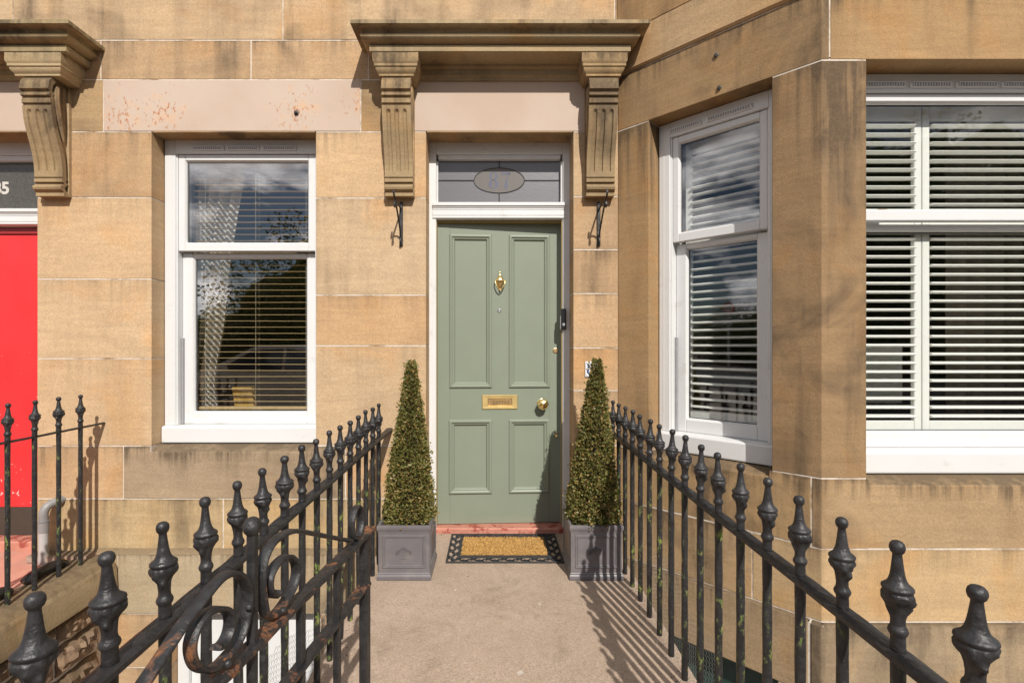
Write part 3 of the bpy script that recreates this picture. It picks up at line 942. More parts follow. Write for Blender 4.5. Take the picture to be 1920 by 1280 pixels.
# basement window of the bay, dark green
bw = node('basement_window', house, (1.2, 2.95, ZB))
mb = MB(); SIDE.box(mb, T0 * BL, (T1 + 0.03) * BL, -2.4, ZB - 0.004, -0.14, -0.09, 0.003); mb.build('green_board', MAT['dark_green'], bw)
mb = MB(); SIDE.box(mb, T0 * BL, (T1 + 0.03) * BL, ZB - 0.07, ZB - 0.004, -0.088, -0.055, 0.004); mb.build('frame', MAT['dark_green'], bw)
tag(bw, 'dark green basement window under the bay')
# two old fixing plugs in the bay lintel
for (px, py) in ((1343, 104), (1349, 165)):
    k = (px - VX) / FPX
    t = (k * BJ.y - BJ.x) / (bu.x - k * bu.y)
    d = BJ.y + bu.y * t
    z = EYE + (VY - py) * d / FPX
    c = SIDE.P(t, z, 0.0)
    mb = MB()
    n = 10
    for j, (r, w) in enumerate(((0.014, 0.003), (0.011, 0.006), (0.004, 0.007))):
        mb.v += [tuple(SIDE.P(t + r * math.cos(6.283 * i / n), z + r * math.sin(6.283 * i / n), w)) for i in range(n)]
    for j in range(2):
        mb.f += [(j * n + i, j * n + (i + 1) % n, (j + 1) * n + (i + 1) % n, (j + 1) * n + i) for i in range(n)]
    mb.f.append(tuple(range(2 * n, 3 * n)))
    mb.build('fixing_plug', MAT['lead'], house, 40)

# ------------------------------------------------------------------ sash windows
def sash_window(fr, u0, u1, vents, label, m_side=0.125, sill=(0, 0), glass='glass'):
    w = node('sash_window', house, fr.P((u0 + u1) / 2, ZS, -0.127))
    w['label'] = label
    W = MAT['white']
    FR = 0.075; ST = m_side - FR
    h0 = 2.633
    # outer box frame
    mb = MB()
    fr.box(mb, u0, u0 + FR, 0.757, 2.729, -0.30, -0.127, 0.004)
    fr.box(mb, u1 - FR, u1, 0.757, 2.729, -0.30, -0.127, 0.004)
    fr.box(mb, u0 + FR, u1 - FR, h0, 2.729, -0.30, -0.128, 0.003)
    # inner bead lines on the jambs
    fr.box(mb, u0 + FR - 0.002, u0 + FR + 0.010, 0.757, h0, -0.30, -0.137, 0.003)
    fr.box(mb, u1 - FR - 0.010, u1 - FR + 0.002, 0.757, h0, -0.30, -0.137, 0.003)
    fr.box(mb, u0 + 0.028, u0 + 0.036, 0.757, 2.70, -0.20, -0.1255, 0.002)
    fr.box(mb, u1 - 0.036, u1 - 0.028, 0.757, 2.70, -0.20, -0.1255, 0.002)
    mb.build('frame', W, w)
    # sill
    mb = MB()
    prof = [(-0.30, 0.643), (-0.100 + sill[0], 0.643), (-0.098 + sill[0], 0.650), (-0.098 + sill[0], 0.742), (-0.104, 0.752), (-0.128, 0.757), (-0.30, 0.757)]
    mb.extrude(prof, lambda a, p, q: fr.P(a, q, p), u0 - 0.0, u1 + 0.0)
    mb.build('sill', W, w)
    # sashes: upper outside, lower inside
    a0, a1 = u0 + FR + 0.011, u1 - FR - 0.011
    def sash(v0, v1, gv0, gv1, wf, glass_w, st, nm):
        mb = MB()
        g0, g1 = u0 + m_side + st, u1 - m_side - st
        fr.box(mb, a0, g0, v0, v1, wf - 0.045, wf, 0.004)
        fr.box(mb, g1, a1, v0, v1, wf - 0.045, wf, 0.004)
        fr.box(mb, g0, g1, gv1, v1, wf - 0.045, wf - 0.0005, 0.004)
        fr.box(mb, g0, g1, v0, gv0, wf - 0.045, wf - 0.0005, 0.004)
        # glazing bead
        mb.ring((g0, g1, gv0, gv1), [(0.0, wf - 0.004), (0.006, wf - 0.012), (0.008, wf - 0.022)], lambda a, b, c: fr.P(a, b, c))
        mb.build(nm, W, w)
        gb = MB()
        fr.box(gb, g0 + 0.002, g1 - 0.002, gv0 + 0.002, gv1 - 0.002, glass_w - 0.004, glass_w, 0)
        gb.build('pane', MAT[glass], w)
        sp = MB()
        sp.ring((g0 + 0.0005, g1 - 0.0005, gv0 + 0.0005, gv1 - 0.0005), [(0.0, glass_w - 0.014), (0.010, glass_w - 0.014), (0.010, glass_w - 0.010), (0.0, glass_w - 0.010)], lambda a, b, c: fr.P(a, b, c))
        sp.build('glazing_seal', MAT['rubber'], w)
    sash(1.962, h0 - 0.003, 2.017, 2.590, -0.142, -0.166, 0.0, 'upper_sash')
    sash(0.758, 1.955, 0.838, 1.925, -0.190, -0.214, 0.028, 'lower_sash')
    # sash stop in the channel of the upper sash
    mb = MB()
    fr.box(mb, u0 + FR + 0.012, u0 + FR + 0.026, 0.76, 1.36, -0.20, -0.172, 0.002)
    mb.build('sash_stop', MAT['grey_plastic'], w)
    # trickle vents
    for (a, b) in vents:
        mb = MB()
        fr.box(mb, a, b, 2.652, 2.683, -0.150, -0.117, 0.004)
        fr.box(mb, a + 0.010, b - 0.010, 2.6755, 2.680, -0.1168, -0.1090, 0.001)
        n = int((b - a) / 0.014)
        for i in range(n):
            t = a + 0.014 + (b - a - 0.028) * i / max(n - 1, 1)
            fr.box(mb, t, t + 0.004, 2.660, 2.675, -0.1168, -0.1115, 0)
        mb.build('trickle_vent', W, w)
        mb = MB(); fr.box(mb, a + 0.012, b - 0.012, 2.659, 2.675, -0.1175, -0.1163, 0); mb.build('vent_slot_shade', MAT['grey_plastic'], w)  # flat grey strip on the vent face stands in for the slot's shade
    # brass sash catches on the meeting rail
    for t in (0.18, 0.82):
        c = u0 + (u1 - u0) * t
        mb = MB()
        fr.box(mb, c - 0.045, c + 0.045, 2.0175, 2.024, -0.215, -0.182, 0.002)
        fr.box(mb, c - 0.018, c + 0.03, 2.0245, 2.038, -0.205, -0.19, 0.003)
        mb.build('sash_catch', MAT['brass_old'], w)
    return w
vw = lambda px: (px - VX) * 3.417 / FPX
sash_window(WALL, -2.272, -1.150, [(vw(358), vw(420)), (vw(423), vw(486)), (vw(490), vw(555))], 'white sash window with a wooden slatted blind left of the green door', 0.133)
sash_window(SIDE, 0.232, 0.958, [(0.30, 0.51), (0.535, 0.80)], 'white sash window in the angled side of the bay', 0.125, glass='glass_side')
sash_window(FRONT, 0.195, 1.60, [(0.30, 0.52), (0.54, 0.76), (0.78, 1.0), (1.02, 1.24)], 'wide white sash window in the front of the bay', 0.125, glass='glass_front')

# venetian blind
blind = thing('venetian_blind', 'gold toned slatted blind hanging inside the window left of the door', 'window blind', (-1.71, YW + 0.27, 2.62))
BY = YW + 0.275
mb = MB(); mb.box((-2.15, BY - 0.025, 2.585), (-1.27, BY + 0.025, 2.625), 0.004); mb.build('head_rail', MAT['blind'], blind)
sl = MB()
n = 7
for i in range(n):
    t = i / (n - 1) - 0.5
    y = t * 0.030; z = 0.0022 * (1 - 4 * t * t)
    sl.v += [(-0.44, y, z), (0.44, y, z), (-0.44, y, z - 0.0016), (0.44, y, z - 0.0016)]
for i in range(n - 1):
    a = i * 4; b = a + 4
    sl.f += [(a, a + 1, b + 1, b), (a + 2, b + 2, b + 3, a + 3), (a, b, b + 2, a + 2), (a + 1, a + 3, b + 3, b + 1)]
sl.f += [(0, 2, 3, 1), (a + 4, a + 5, a + 7, a + 6)]
proto = None
z = 2.55
while z > 0.885:
    if proto is None:
        proto = sl.build('slat', MAT['blind'], blind, 60, origin=(-1.71, BY, z)) if False else None
        me = None
        sl2 = MB(); sl2.v = [(-1.71 + x, BY + y, z + q) for (x, y, q) in sl.v]; sl2.f = sl.f
        proto = sl2.build('slat', MAT['blind'], blind, 60, origin=(-1.71, BY, z))
        o = proto
    else:
        o = proto.copy(); COL.objects.link(o); o.parent = blind
    o.location = Vector((random.uniform(-0.003, 0.003), BY - (YW + 0.27), z - 2.62))
    o.rotation_euler = (R(random.uniform(-2.5, 1.5)), R(random.uniform(-0.2, 0.2)), 0)
    z -= 0.0444
mb = MB(); mb.box((-2.15, BY - 0.024, 0.848), (-1.27, BY + 0.024, 0.870), 0.004); mb.build('bottom_rail', MAT['blind'], blind)
for x in (-2.06, -1.70, -1.34):
    mb = MB()
    mb.tube([(x, BY - 0.026, 2.59), (x, BY - 0.026, 0.86)], 0.0011, 5); mb.tube([(x, BY + 0.026, 2.59), (x, BY + 0.026, 0.86)], 0.0011, 5)
    mb.build('cord', MAT['cord'], blind)

# curtain drawn to the left
cur = MB()
nz, nu = 40, 90
def edge(z):
    # right-hand edge of the drape, narrow where it is tied back
    k = [(2.72, -1.83), (2.3, -1.90), (1.9, -1.96), (1.5, -2.00), (1.15, -2.065), (1.0, -2.085), (0.85, -2.06), (0.4, -2.02)]
    for i in range(len(k) - 1):
        if k[i][0] >= z >= k[i + 1][0]:
            t = (k[i][0] - z) / (k[i][0] - k[i + 1][0])
            return k[i][1] * (1 - t) + k[i + 1][1] * t
    return k[-1][1]
for j in range(nz + 1):
    z = 2.72 - (2.72 - 0.4) * j / nz
    e = edge(z)
    for i in range(nu + 1):
        s = i / nu
        wave = math.sin(s * 2 * math.pi * 5.5 + 0.6 * math.sin(z * 1.3)) * 0.030 + math.sin(s * 2 * math.pi * 2.3 + z) * 0.012
        cur.v.append((-2.33 + (e + 2.33) * s, YW + 0.40 + wave, z))
for j in range(nz):
    for i in range(nu):
        a = j * (nu + 1) + i
        cur.f.append((a, a + 1, a + nu + 2, a + nu + 1))
c_o = cur.build('curtain', MAT['curtain'], None, 180, origin=(-2.15, YW + 0.4, 0.4))
sd = c_o.modifiers.new('thickness', 'SOLIDIFY'); sd.thickness = 0.004
tag(c_o, 'white curtain gathered to the left behind the gold slatted blind', 'curtain')
cur2 = MB()
for j in range(13):
    z = 2.72 - 1.0 * j / 12
    for i in range(25):
        s = i / 24
        x0 = -1.36 + 0.11 * (j / 12)
        cur2.v.append((x0 + (-1.08 - x0) * s, YW + 0.40 + 0.025 * math.sin(s * 18 + z), z))
for j in range(12):
    for i in range(24):
        a = j * 25 + i
        cur2.f.append((a, a + 1, a + 26, a + 25))
c_o = cur2.build('curtain', MAT['curtain'], None, 180, origin=(-1.2, YW + 0.4, 1.7))
sd = c_o.modifiers.new('thickness', 'SOLIDIFY'); sd.thickness = 0.004
tag(c_o, 'white curtain edge swept back at the upper right behind the gold slatted blind', 'curtain')
# small gold patterned box on the inner sill
mb = MB()
ax = -1.93
mb.rbox(lambda a, b, d: (ax + 0.145 * a + 0.035 * (1 - d) , YW + 0.335 + 0.05 * b + 0.02 * d, 0.84 + 0.165 * d), (0.145, 0.05, 0.165), 0.004)
tag(mb.build('gift_box', MAT['gold_paper'], None, origin=(ax, YW + 0.35, 0.84)), 'small gold paper box standing on the inner sill under the blind', 'box')
mb = MB(); mb.box((-3.0, YW + 0.30, 0.80), (-0.9, YW + 0.47, 0.838), 0.006); mb.build('inner_sill', MAT['white_wood'], house)

# plantation shutters
def shutter(fr, u0, u1, w, label):
    t = thing('plantation_shutter', label, 'shutter', fr.P((u0 + u1) / 2, 0.80, w), 'white plantation shutters inside the bay windows')
    SW = 0.040
    M_ = MAT['shutter']
    for (a, b) in ((u0, u0 + SW), (u1 - SW, u1)):
        mb = MB(); fr.box(mb, a, b, 0.80, 2.66, w - 0.014, w + 0.014, 0.003); mb.build('stile', M_, t)
    for (a, b, nm) in ((2.535, 2.66, 'top_rail'), (1.915, 2.055, 'middle_rail'), (0.80, 0.893, 'bottom_rail')):
        mb = MB(); fr.box(mb, u0 + SW, u1 - SW, a, b, w - 0.013, w + 0.013, 0.003); mb.build(nm, M_, t)
    prof = []
    for i in range(12):
        a = 2 * math.pi * i / 12
        prof.append((0.031 * math.cos(a), 0.0085 * math.sin(a)))
    ti = R(4)
    prof = [(p * math.cos(ti) - q * math.sin(ti), p * math.sin(ti) + q * math.cos(ti)) for (p, q) in prof]
    uc = (u0 + u1) / 2; hl = (u1 - u0) / 2 - SW - 0.002
    pr = None
    for (z0, z1) in ((2.055, 2.535), (0.893, 1.915)):
        n = round((z1 - z0) / 0.0490)
        for i in range(n):
            z = z1 - (z1 - z0) * (i + 0.5) / n
            if pr is None:
                mb = MB(); mb.extrude(prof, lambda a, p, q: fr.P(uc + a, z + q, w - p), -hl, hl)
                pr = mb.build('louvre', M_, t, 50, origin=fr.P(uc, z, w))
                o = pr
            else:
                o = pr.copy(); COL.objects.link(o); o.parent = t
            o.location = fr.P(uc, z, w) - WORLD_LOC[t.name]
            WORLD_LOC[o.name] = fr.P(uc, z, w)
    # hinge side batten
    return t
shutter(SIDE, 0.355, 0.862, -0.262, 'white louvred shutter behind the angled side window of the bay')
shutter(FRONT, 0.315, 0.712, -0.262, 'narrow left leaf of white louvred shutter in the front bay window')
shutter(FRONT, 0.716, 1.48, -0.262, 'wide right leaf of white louvred shutter in the front bay window')
# pale box and curtain inside the bay room
mb = MB(); mb.box((2.02, 3.05, 0.95), (2.52, 3.22, 1.31), 0.006)
tag(mb.build('storage_box', MAT['white_card'], None, origin=(2.27, 3.1, 0.95)), 'pale rectangular box behind the left shutter leaf of the front bay window', 'box')
cur3 = MB()
for j in range(3):
    for i in range(61):
        s = i / 60
        cur3.v.append((2.78 + 0.75 * s, 3.05 + 0.03 * math.sin(s * 40), 0.4 + 1.15 * j))
for j in range(2):
    for i in range(60):
        a = j * 61 + i
        cur3.f.append((a, a + 1, a + 62, a + 61))
c_o = cur3.build('curtain', mat_simple('taupe_curtain', (0.24, 0.20, 0.16), 0.9, var=0.1, bump=0.0), None, 180, origin=(3.1, 3.05, 0.4))
sd = c_o.modifiers.new('thickness', 'SOLIDIFY'); sd.thickness = 0.004
tag(c_o, 'taupe curtain hanging behind the right shutter leaf of the front bay window', 'curtain')

# ------------------------------------------------------------------ cornices and consoles
def u_sweep(mb, prof, xl, xr, p0=0.0, back=0.03):
    vs = []; fs = []
    for (e, z) in prof:
        y = YW - p0 - e
        vs += [(xl - e, YW + back, z), (xl - e, y, z), (xr + e, y, z), (xr + e, YW + back, z)]
    n = len(prof)
    for j in range(n - 1):
        for k in range(3):
            fs.append((j * 4 + k, j * 4 + k + 1, (j + 1) * 4 + k + 1, (j + 1) * 4 + k))
        fs.append((j * 4 + 3, j * 4, (j + 1) * 4, (j + 1) * 4 + 3))
    fs.append((3, 2, 1, 0)); fs.append(tuple(range(4 * n - 4, 4 * n)))
    mb.add(vs, fs)
CORN = [(0.012, 3.062), (0.014, 3.075), (0.030, 3.085), (0.030, 3.122), (0.052, 3.130), (0.055, 3.146), (0.182, 3.149),
        (0.188, 3.152), (0.188, 3.190), (0.186, 3.192), (0.178, 3.193), (0.178, 3.197), (0.196, 3.199), (0.212, 3.203), (0.224, 3.209), (0.232, 3.217), (0.236, 3.227), (0.236, 3.234), (0.226, 3.238), (0.222, 3.246), (0.224, 3.256), (0.232, 3.262),
        (0.276, 3.264), (0.282, 3.266), (0.282, 3.286), (0.279, 3.290), (0.05, 3.325), (0.03, 3.333)]
CAP = [(0.036, 3.016), (0.044, 3.018), (0.044, 3.028), (0.048, 3.034), (0.056, 3.042), (0.062, 3.054), (0.064, 3.066), (0.070, 3.068), (0.070, 3.084), (0.074, 3.090), (0.078, 3.100), (0.078, 3.148)]
def console(xc, parent, label, bw=0.092):
    b = node('console', parent, (xc, YW, 2.28))
    b['label'] = label
    prof = [(0.02, 3.020), (0.075, 3.026), (0.115, 3.022), (0.145, 3.008), (0.163, 2.985), (0.168, 2.960), (0.170, 2.938), (0.175, 2.934), (0.175, 2.926), (0.160, 2.918), (0.158, 2.908), (0.164, 2.902), (0.166, 2.890), (0.150, 2.884), (0.150, 2.878),
            (0.156, 2.874), (0.156, 2.846), (0.144, 2.842), (0.144, 2.834)]
    S_ = [(2.83, 0.152), (2.80, 0.149), (2.76, 0.143), (2.72, 0.135), (2.68, 0.124), (2.64, 0.111), (2.60, 0.098), (2.56, 0.086), (2.52, 0.077), (2.48, 0.071), (2.44, 0.068), (2.405, 0.067)]
    tail = [(0.060, 2.401), (0.060, 2.396), (0.070, 2.392), (0.070, 2.372), (0.052, 2.368), (0.052, 2.362), (0.066, 2.358), (0.066, 2.350), (0.078, 2.346), (0.081, 2.336), (0.076, 2.322), (0.064, 2.314), (0.056, 2.308), (0.056, 2.284)]
    # banded front, fluted in the middle
    us = sorted(set([-1, 1, -0.9, 0.9] + [round(c + a * 0.145, 4) for c in (-0.56, 0.0, 0.56) for a in (-1.02, -0.9, -0.7, -0.35, 0, 0.35, 0.7, 0.9, 1.02)]))
    def flute(u, z):
        d = 0
        for c in (-0.56, 0.0, 0.56):
            a = abs(u - c) / 0.145
            if a < 1:
                e = 1.0
                for ze, s in ((2.805, 1), (2.435, -1)):
                    q = (ze - z) * s / 0.013
                    e = min(e, max(0.0, q + math.sqrt(max(0, 1 - a * a)) - 0.6))
                d = max(d, 0.013 * math.sqrt(1 - a ** 4) * min(1, e))
        return d
    rows = []
    for (p, z) in prof:
        rows.append([(u * bw + xc, YW - p, z) for u in us])
    zz = []
    for i in range(len(S_) - 1):
        for k in range(8):
            t = k / 8
            zz.append((S_[i][0] * (1 - t) + S_[i + 1][0] * t, S_[i][1] * (1 - t) + S_[i + 1][1] * t))
    zz.append(S_[-1])
    for (z, p) in zz:
        rows.append([(u * bw + xc, YW - p + flute(u, z), z) for u in us])
    for (p, z) in tail:
        rows.append([(u * bw + xc, YW - p, z) for u in us])
    mb = MB()
    nu = len(us)
    mb.v = [q for r in rows for q in r]
    mb.f = [(j * nu + i, j * nu + i + 1, (j + 1) * nu + i + 1, (j + 1) * nu + i) for j in range(len(rows) - 1) for i in range(nu - 1)]
    # returns of the band, 26 mm deep, then the sunk sides
    for s in (0, nu - 1):
        base = len(mb.v)
        for j, r in enumerate(rows):
            x, y, z = r[s]
            dd = 0.030 if z < 2.98 else 0.026
            mb.v.append((x, min(y + dd, YW - 0.012), z - (0.02 if z > 2.98 else 0)))
        for j in range(len(rows) - 1):
            mb.f.append((j * nu + s, (j + 1) * nu + s, base + j + 1, base + j))
        # step inwards
        b2 = len(mb.v)
        sg = 1 if s == 0 else -1
        for j in range(len(rows)):
            x, y, z = mb.v[base + j]
            mb.v.append((x + sg * 0.016, y + 0.003, z))
        for j in range(len(rows) - 1):
            mb.f.append((base + j, base + j + 1, b2 + j + 1, b2 + j))
        b3 = len(mb.v)
        for j in range(len(rows)):
            x, y, z = mb.v[b2 + j]
            mb.v.append((x, YW + 0.01, z))
        for j in range(len(rows) - 1):
            mb.f.append((b2 + j, b2 + j + 1, b3 + j + 1, b3 + j))
    e = len(rows) - 1
    mb.v += [(xc - bw, YW + 0.01, 2.284), (xc + bw, YW + 0.01, 2.284)]
    mb.f.append((e * nu, e * nu + nu - 1, len(mb.v) - 1, len(mb.v) - 2))
    o = mb.build('scroll_front', MAT['stone'], b, 32)
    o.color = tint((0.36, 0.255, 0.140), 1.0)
    # backing slab against the wall and a raised leaf on each side
    mb = MB(); mb.box((xc - bw - 0.001, YW - 0.020, 2.2865), (xc + bw + 0.001, YW + 0.01, 3.018), 0.002)
    for s in (-1, 1):
        pts = spline([(xc + s * (bw - 0.013), YW - 0.095, 2.97), (xc + s * (bw - 0.013), YW - 0.105, 2.90), (xc + s * (bw - 0.013), YW - 0.095, 2.82), (xc + s * (bw - 0.013), YW - 0.070, 2.72), (xc + s * (bw - 0.013), YW - 0.045, 2.64)], 4)
        mb.tube(pts, [0.006 + 0.020 * math.sin(math.pi * min(1, 0.2 + 0.8 * i / (len(pts) - 1))) for i in range(len(pts))], 8)
    o = mb.build('side_panel', MAT['stone'], b, 32)
    o.color = tint((0.42, 0.29, 0.16), 0.6)
    return b
co = node('door_cornice', house, (0.042, YW, 3.1))
co['label'] = 'moulded stone cornice over the green door'
mb = MB(); u_sweep(mb, CORN, 0.042 - 0.632, 0.042 + 0.632)
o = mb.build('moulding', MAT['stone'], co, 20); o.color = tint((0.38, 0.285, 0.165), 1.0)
for xc in (-0.616, 0.700):
    mb = MB(); u_sweep(mb, CAP, xc - 0.066, xc + 0.066, 0.106)
    o = mb.build('console_cap', MAT['stone'], co, 28); o.color = tint((0.39, 0.275, 0.150), 0.8)
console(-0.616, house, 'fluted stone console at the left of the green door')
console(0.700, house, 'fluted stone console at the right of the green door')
co = node('door_cornice', nhouse, (-3.4, YW, 3.1))
mb = MB(); u_sweep(mb, CORN, -4.6, -2.868)
o = mb.build('moulding', MAT['stone'], co, 20); o.color = tint((0.38, 0.295, 0.165), 1.0)
mb = MB(); u_sweep(mb, CAP, -2.895 - 0.10, -2.895 + 0.10, 0.106)
o = mb.build('console_cap', MAT['stone'], co, 28); o.color = tint((0.43, 0.315, 0.175), 0.6)
console(-2.900, nhouse, 'fluted stone console beside the red door')

# ------------------------------------------------------------------ green front door, its frame and fanlight
YF = YW + 0.17        # frame face
YD = YW + 0.222       # door face
dx = lambda px: (px - VX) * YD / FPX
dz = lambda py: EYE + (VY - py) * YD / FPX
DOOR = Frame((0, YD), (1, 0), (0, -1))
DX0, DX1, DZ0, DZ1 = dx(820), dx(1056.5), 0.040, dz(416)
mb = MB()
prs = [(dx(844), dx(920.5), dz(726), dz(440)), (dx(955), dx(1031), dz(726), dz(440)), (dx(843), dx(921.5), dz(925), dz(788.6)), (dx(957), dx(1030), dz(925), dz(788.6))]
m0, m1 = dx(921), dx(956)
mb.box((DX0, YD, DZ0), (prs[0][0], YD + 0.044, DZ1), 0.002)
mb.box((prs[1][1], YD, DZ0), (DX1, YD + 0.044, DZ1), 0.002)
mb.box((prs[0][0], YD, prs[0][3]), (prs[1][1], YD + 0.044, DZ1 - 0.001), 0)
mb.box((prs[0][0], YD + 0.0002, prs[2][3]), (prs[1][1], YD + 0.044, prs[0][2]), 0)
mb.box((prs[0][0], YD, DZ0 + 0.001), (prs[1][1], YD + 0.044, prs[2][2]), 0)
mb.box((m0, YD + 0.0001, prs[0][2]), (m1, YD + 0.043, prs[0][3]), 0)
mb.box((m0, YD + 0.0001, prs[2][2]), (m1, YD + 0.043, prs[2][3]), 0)
door = mb.build('front_door', MAT['sage'], house, None, origin=(DX0, YD, 0))
door.rotation_euler = (0, 0, R(3.0))      # stands a hand's breadth off the latch
tag(door, 'sage green four panel front door with brass furniture')
BOL = [(-0.006, 0.0), (-0.005, 0.006), (0.001, 0.011), (0.010, 0.012), (0.017, 0.007), (0.019, 0.002), (0.026, 0.002), (0.031, -0.002), (0.034, -0.010), (0.036, -0.012)]
for i, (a, b, c, d) in enumerate(prs):
    mb = MB()
    a, b = (a, m0) if i % 2 == 0 else (m1, b)
    mb.ring((a, b, c, d), BOL, lambda u, v, h: DOOR.P(u, v, h))
    mb.add([DOOR.P(a + 0.030, c + 0.030, -0.0118), DOOR.P(b - 0.030, c + 0.030, -0.0118), DOOR.P(b - 0.030, d - 0.030, -0.0118), DOOR.P(a + 0.030, d - 0.030, -0.0118)], [(0, 1, 2, 3)])
    mb.add([DOOR.P(a - 0.002, c - 0.002, -0.030), DOOR.P(b + 0.002, c - 0.002, -0.030), DOOR.P(b + 0.002, d + 0.002, -0.030), DOOR.P(a - 0.002, d + 0.002, -0.030)], [(0, 1, 2, 3)])
    mb.build('panel', MAT['sage'], door)
# knob
mb = MB()
kx, kz = dx(1017), dz(757)
mb.lathe([(0.034, 0.0), (0.034, 0.004), (0.026, 0.008), (0.014, 0.012), (0.013, 0.032), (0.020, 0.040)], (kx, YD, kz), 24, 'Y')
mb.lathe([(0.018, 0.038), (0.034, 0.046), (0.0405, 0.058), (0.0405, 0.064), (0.032, 0.078), (0.018, 0.086), (0.004, 0.089)], (kx, YD, kz), 8, 'Y')
mb.build('door_knob', MAT['brass'], door, 20)
# letter plate
lp = (dx(904), dx(971), dz(767), dz(740.5)); la = (dx(915), dx(960), dz(760.5), dz(748))
mb = MB()
lw0 = (la[0] - lp[0])
vs = []
for (r, h) in ((lp, 0.0005), (lp, 0.006), ((lp[0] + 0.003, lp[1] - 0.003, lp[2] + 0.003, lp[3] - 0.003), 0.009), ((la[0] - 0.002, la[1] + 0.002, la[2] - 0.002, la[3] + 0.002), 0.008), (la, 0.002)):
    vs += [DOOR.P(r[0], r[2], h), DOOR.P(r[1], r[2], h), DOOR.P(r[1], r[3], h), DOOR.P(r[0], r[3], h)]
mb.add(vs, [(j * 4 + k, j * 4 + (k + 1) % 4, j * 4 + 4 + (k + 1) % 4, j * 4 + 4 + k) for j in range(4) for k in range(4)])
mb.build('letter_plate', MAT['brass_satin'], door)
mb = MB(); mb.box((la[0] + 0.001, YD - 0.0035, la[2] + 0.001), (la[1] - 0.001, YD - 0.0005, la[3] - 0.002), 0.001)
mb.build('letter_flap', MAT['brass_old'], door)
mb = MB(); text_mesh(mb, 'LETTERS', 0.040, lambda x, y, h: DOOR.P((la[0] + la[1]) / 2 + x * 0.90, (la[2] + la[3]) / 2 + y * 0.95, 0.0045 + h), 0.003, 0.0006)
mb.build('lettering', MAT['brass'], door)
# urn knocker
ux, uz = dx(937.5), dz(527)
mb = MB()
mb.lathe([(0.002, 0.078), (0.005, 0.074), (0.005, 0.068), (0.0025, 0.062), (0.005, 0.054), (0.009, 0.050), (0.010, 0.046), (0.006, 0.043), (0.014, 0.038), (0.024, 0.026), (0.030, 0.014), (0.0335, 0.009), (0.0335, 0.004), (0.027, 0.003), (0.026, -0.008), (0.022, -0.022), (0.014, -0.040), (0.006, -0.052), (0.004, -0.060), (0.007, -0.066), (0.005, -0.073), (0.001, -0.076)], (ux, YD - 0.016, uz), 20)
mb.v = [(x, YD - 0.016 + (y - YD + 0.016) * 0.62, z) for (x, y, z) in mb.v]
mb.v = [(ux + (x - ux) * 0.95, y, uz + (z - uz) * 0.90) for (x, y, z) in mb.v]
mb.build('knocker_urn', MAT['brass'], door, 40)
mb = MB()
mb.tube(spline([(ux - 0.033, YD - 0.024, uz + 0.006), (ux - 0.033, YD - 0.032, uz - 0.012), (ux - 0.022, YD - 0.036, uz - 0.040), (ux - 0.006, YD - 0.036, uz - 0.060), (ux + 0.006, YD - 0.036, uz - 0.060), (ux + 0.022, YD - 0.036, uz - 0.040), (ux + 0.033, YD - 0.032, uz - 0.012), (ux + 0.033, YD - 0.024, uz + 0.006)], 5), 0.0042, 8)
mb.build('knocker_ring', MAT['brass'], door, 60)
mb = MB(); mb.lathe([(0.013, 0), (0.013, 0.003), (0.009, 0.005), (0.008, 0.003), (0.001, 0.002)], (dx(936.5), YD, dz(582)), 16, 'Y'); mb.build('spyhole', MAT['steel'], door, 30)
mb = MB(); mb.lathe([(0.019, 0), (0.019, 0.004), (0.015, 0.006), (0.013, 0.004), (0.001, 0.004)], (dx(1043), YD, dz(657)), 20, 'Y'); mb.build('lock_cylinder', MAT['brass_old'], door, 30)
mb = MB(); mb.lathe([(0.013, 0), (0.013, 0.003), (0.010, 0.010), (0.002, 0.014)], (dx(1045), YD, dz(819)), 14, 'Y'); mb.lathe([(0.006, 0), (0.006, 0.006), (0.001, 0.008)], (dx(1045), YD, dz(812)), 10, 'Y'); mb.build('key_escutcheon', MAT['brass'], door, 30)

# frame
FRM = Frame((0, YF), (1, 0), (0, -1))
df = node('door_frame', house, (0.042, YF, 0))
df['label'] = 'white moulded frame round the green door'
X0, X1 = XM1, XR0
ffz = lambda py: EYE + (VY - py) * YF / FPX
ZT0, ZT1 = ffz(412), ffz(380.5)
mb = MB()
for s, (a, b) in ((1, (X0 - 0.01, X0 + 0.045)), (-1, (X1 - 0.045, X1 + 0.01))):
    FRM.box(mb, a, b, 0.0, 2.729, -0.12, 0.0, 0.004)
    a2, b2 = (b, b + 0.012) if s == 1 else (a - 0.012, a)
    FRM.box(mb, a2, b2, ZT1 - 0.02, 2.60, -0.12, -0.012, 0.004)
mb.build('jamb', MAT['white_wood'], df)
mb = MB(); FRM.box(mb, X0 + 0.045, X1 - 0.045, ffz(289), 2.729, -0.12, -0.001, 0.004); FRM.box(mb, X0 + 0.057, X1 - 0.057, ffz(297), ffz(289), -0.12, -0.014, 0.004)
mb.build('head', MAT['white_wood'], df)
mb = MB()
tp = [(-0.10, ZT1), (0.018, ZT1), (0.022, ZT1 - 0.004), (0.022, ZT1 - 0.022), (0.012, ZT1 - 0.026), (0.012, ZT1 - 0.034), (0.006, ZT1 - 0.037), (0.006, ZT1 - 0.046), (0.001, ZT1 - 0.049), (0.001, ZT1 - 0.052), (0.010, ZT1 - 0.055), (0.010, ZT1 - 0.088), (0.006, ZT1 - 0.090), (0.008, ZT1 - 0.093), (0.008, ZT0 + 0.012), (-0.010, ZT0 + 0.002), (-0.10, ZT0)]
mb.extrude(tp, lambda a, p, q: FRM.P(a, q, p), X0 + 0.022, X1 - 0.030)
mb.build('transom', MAT['white_wood'], df)
mb = MB()
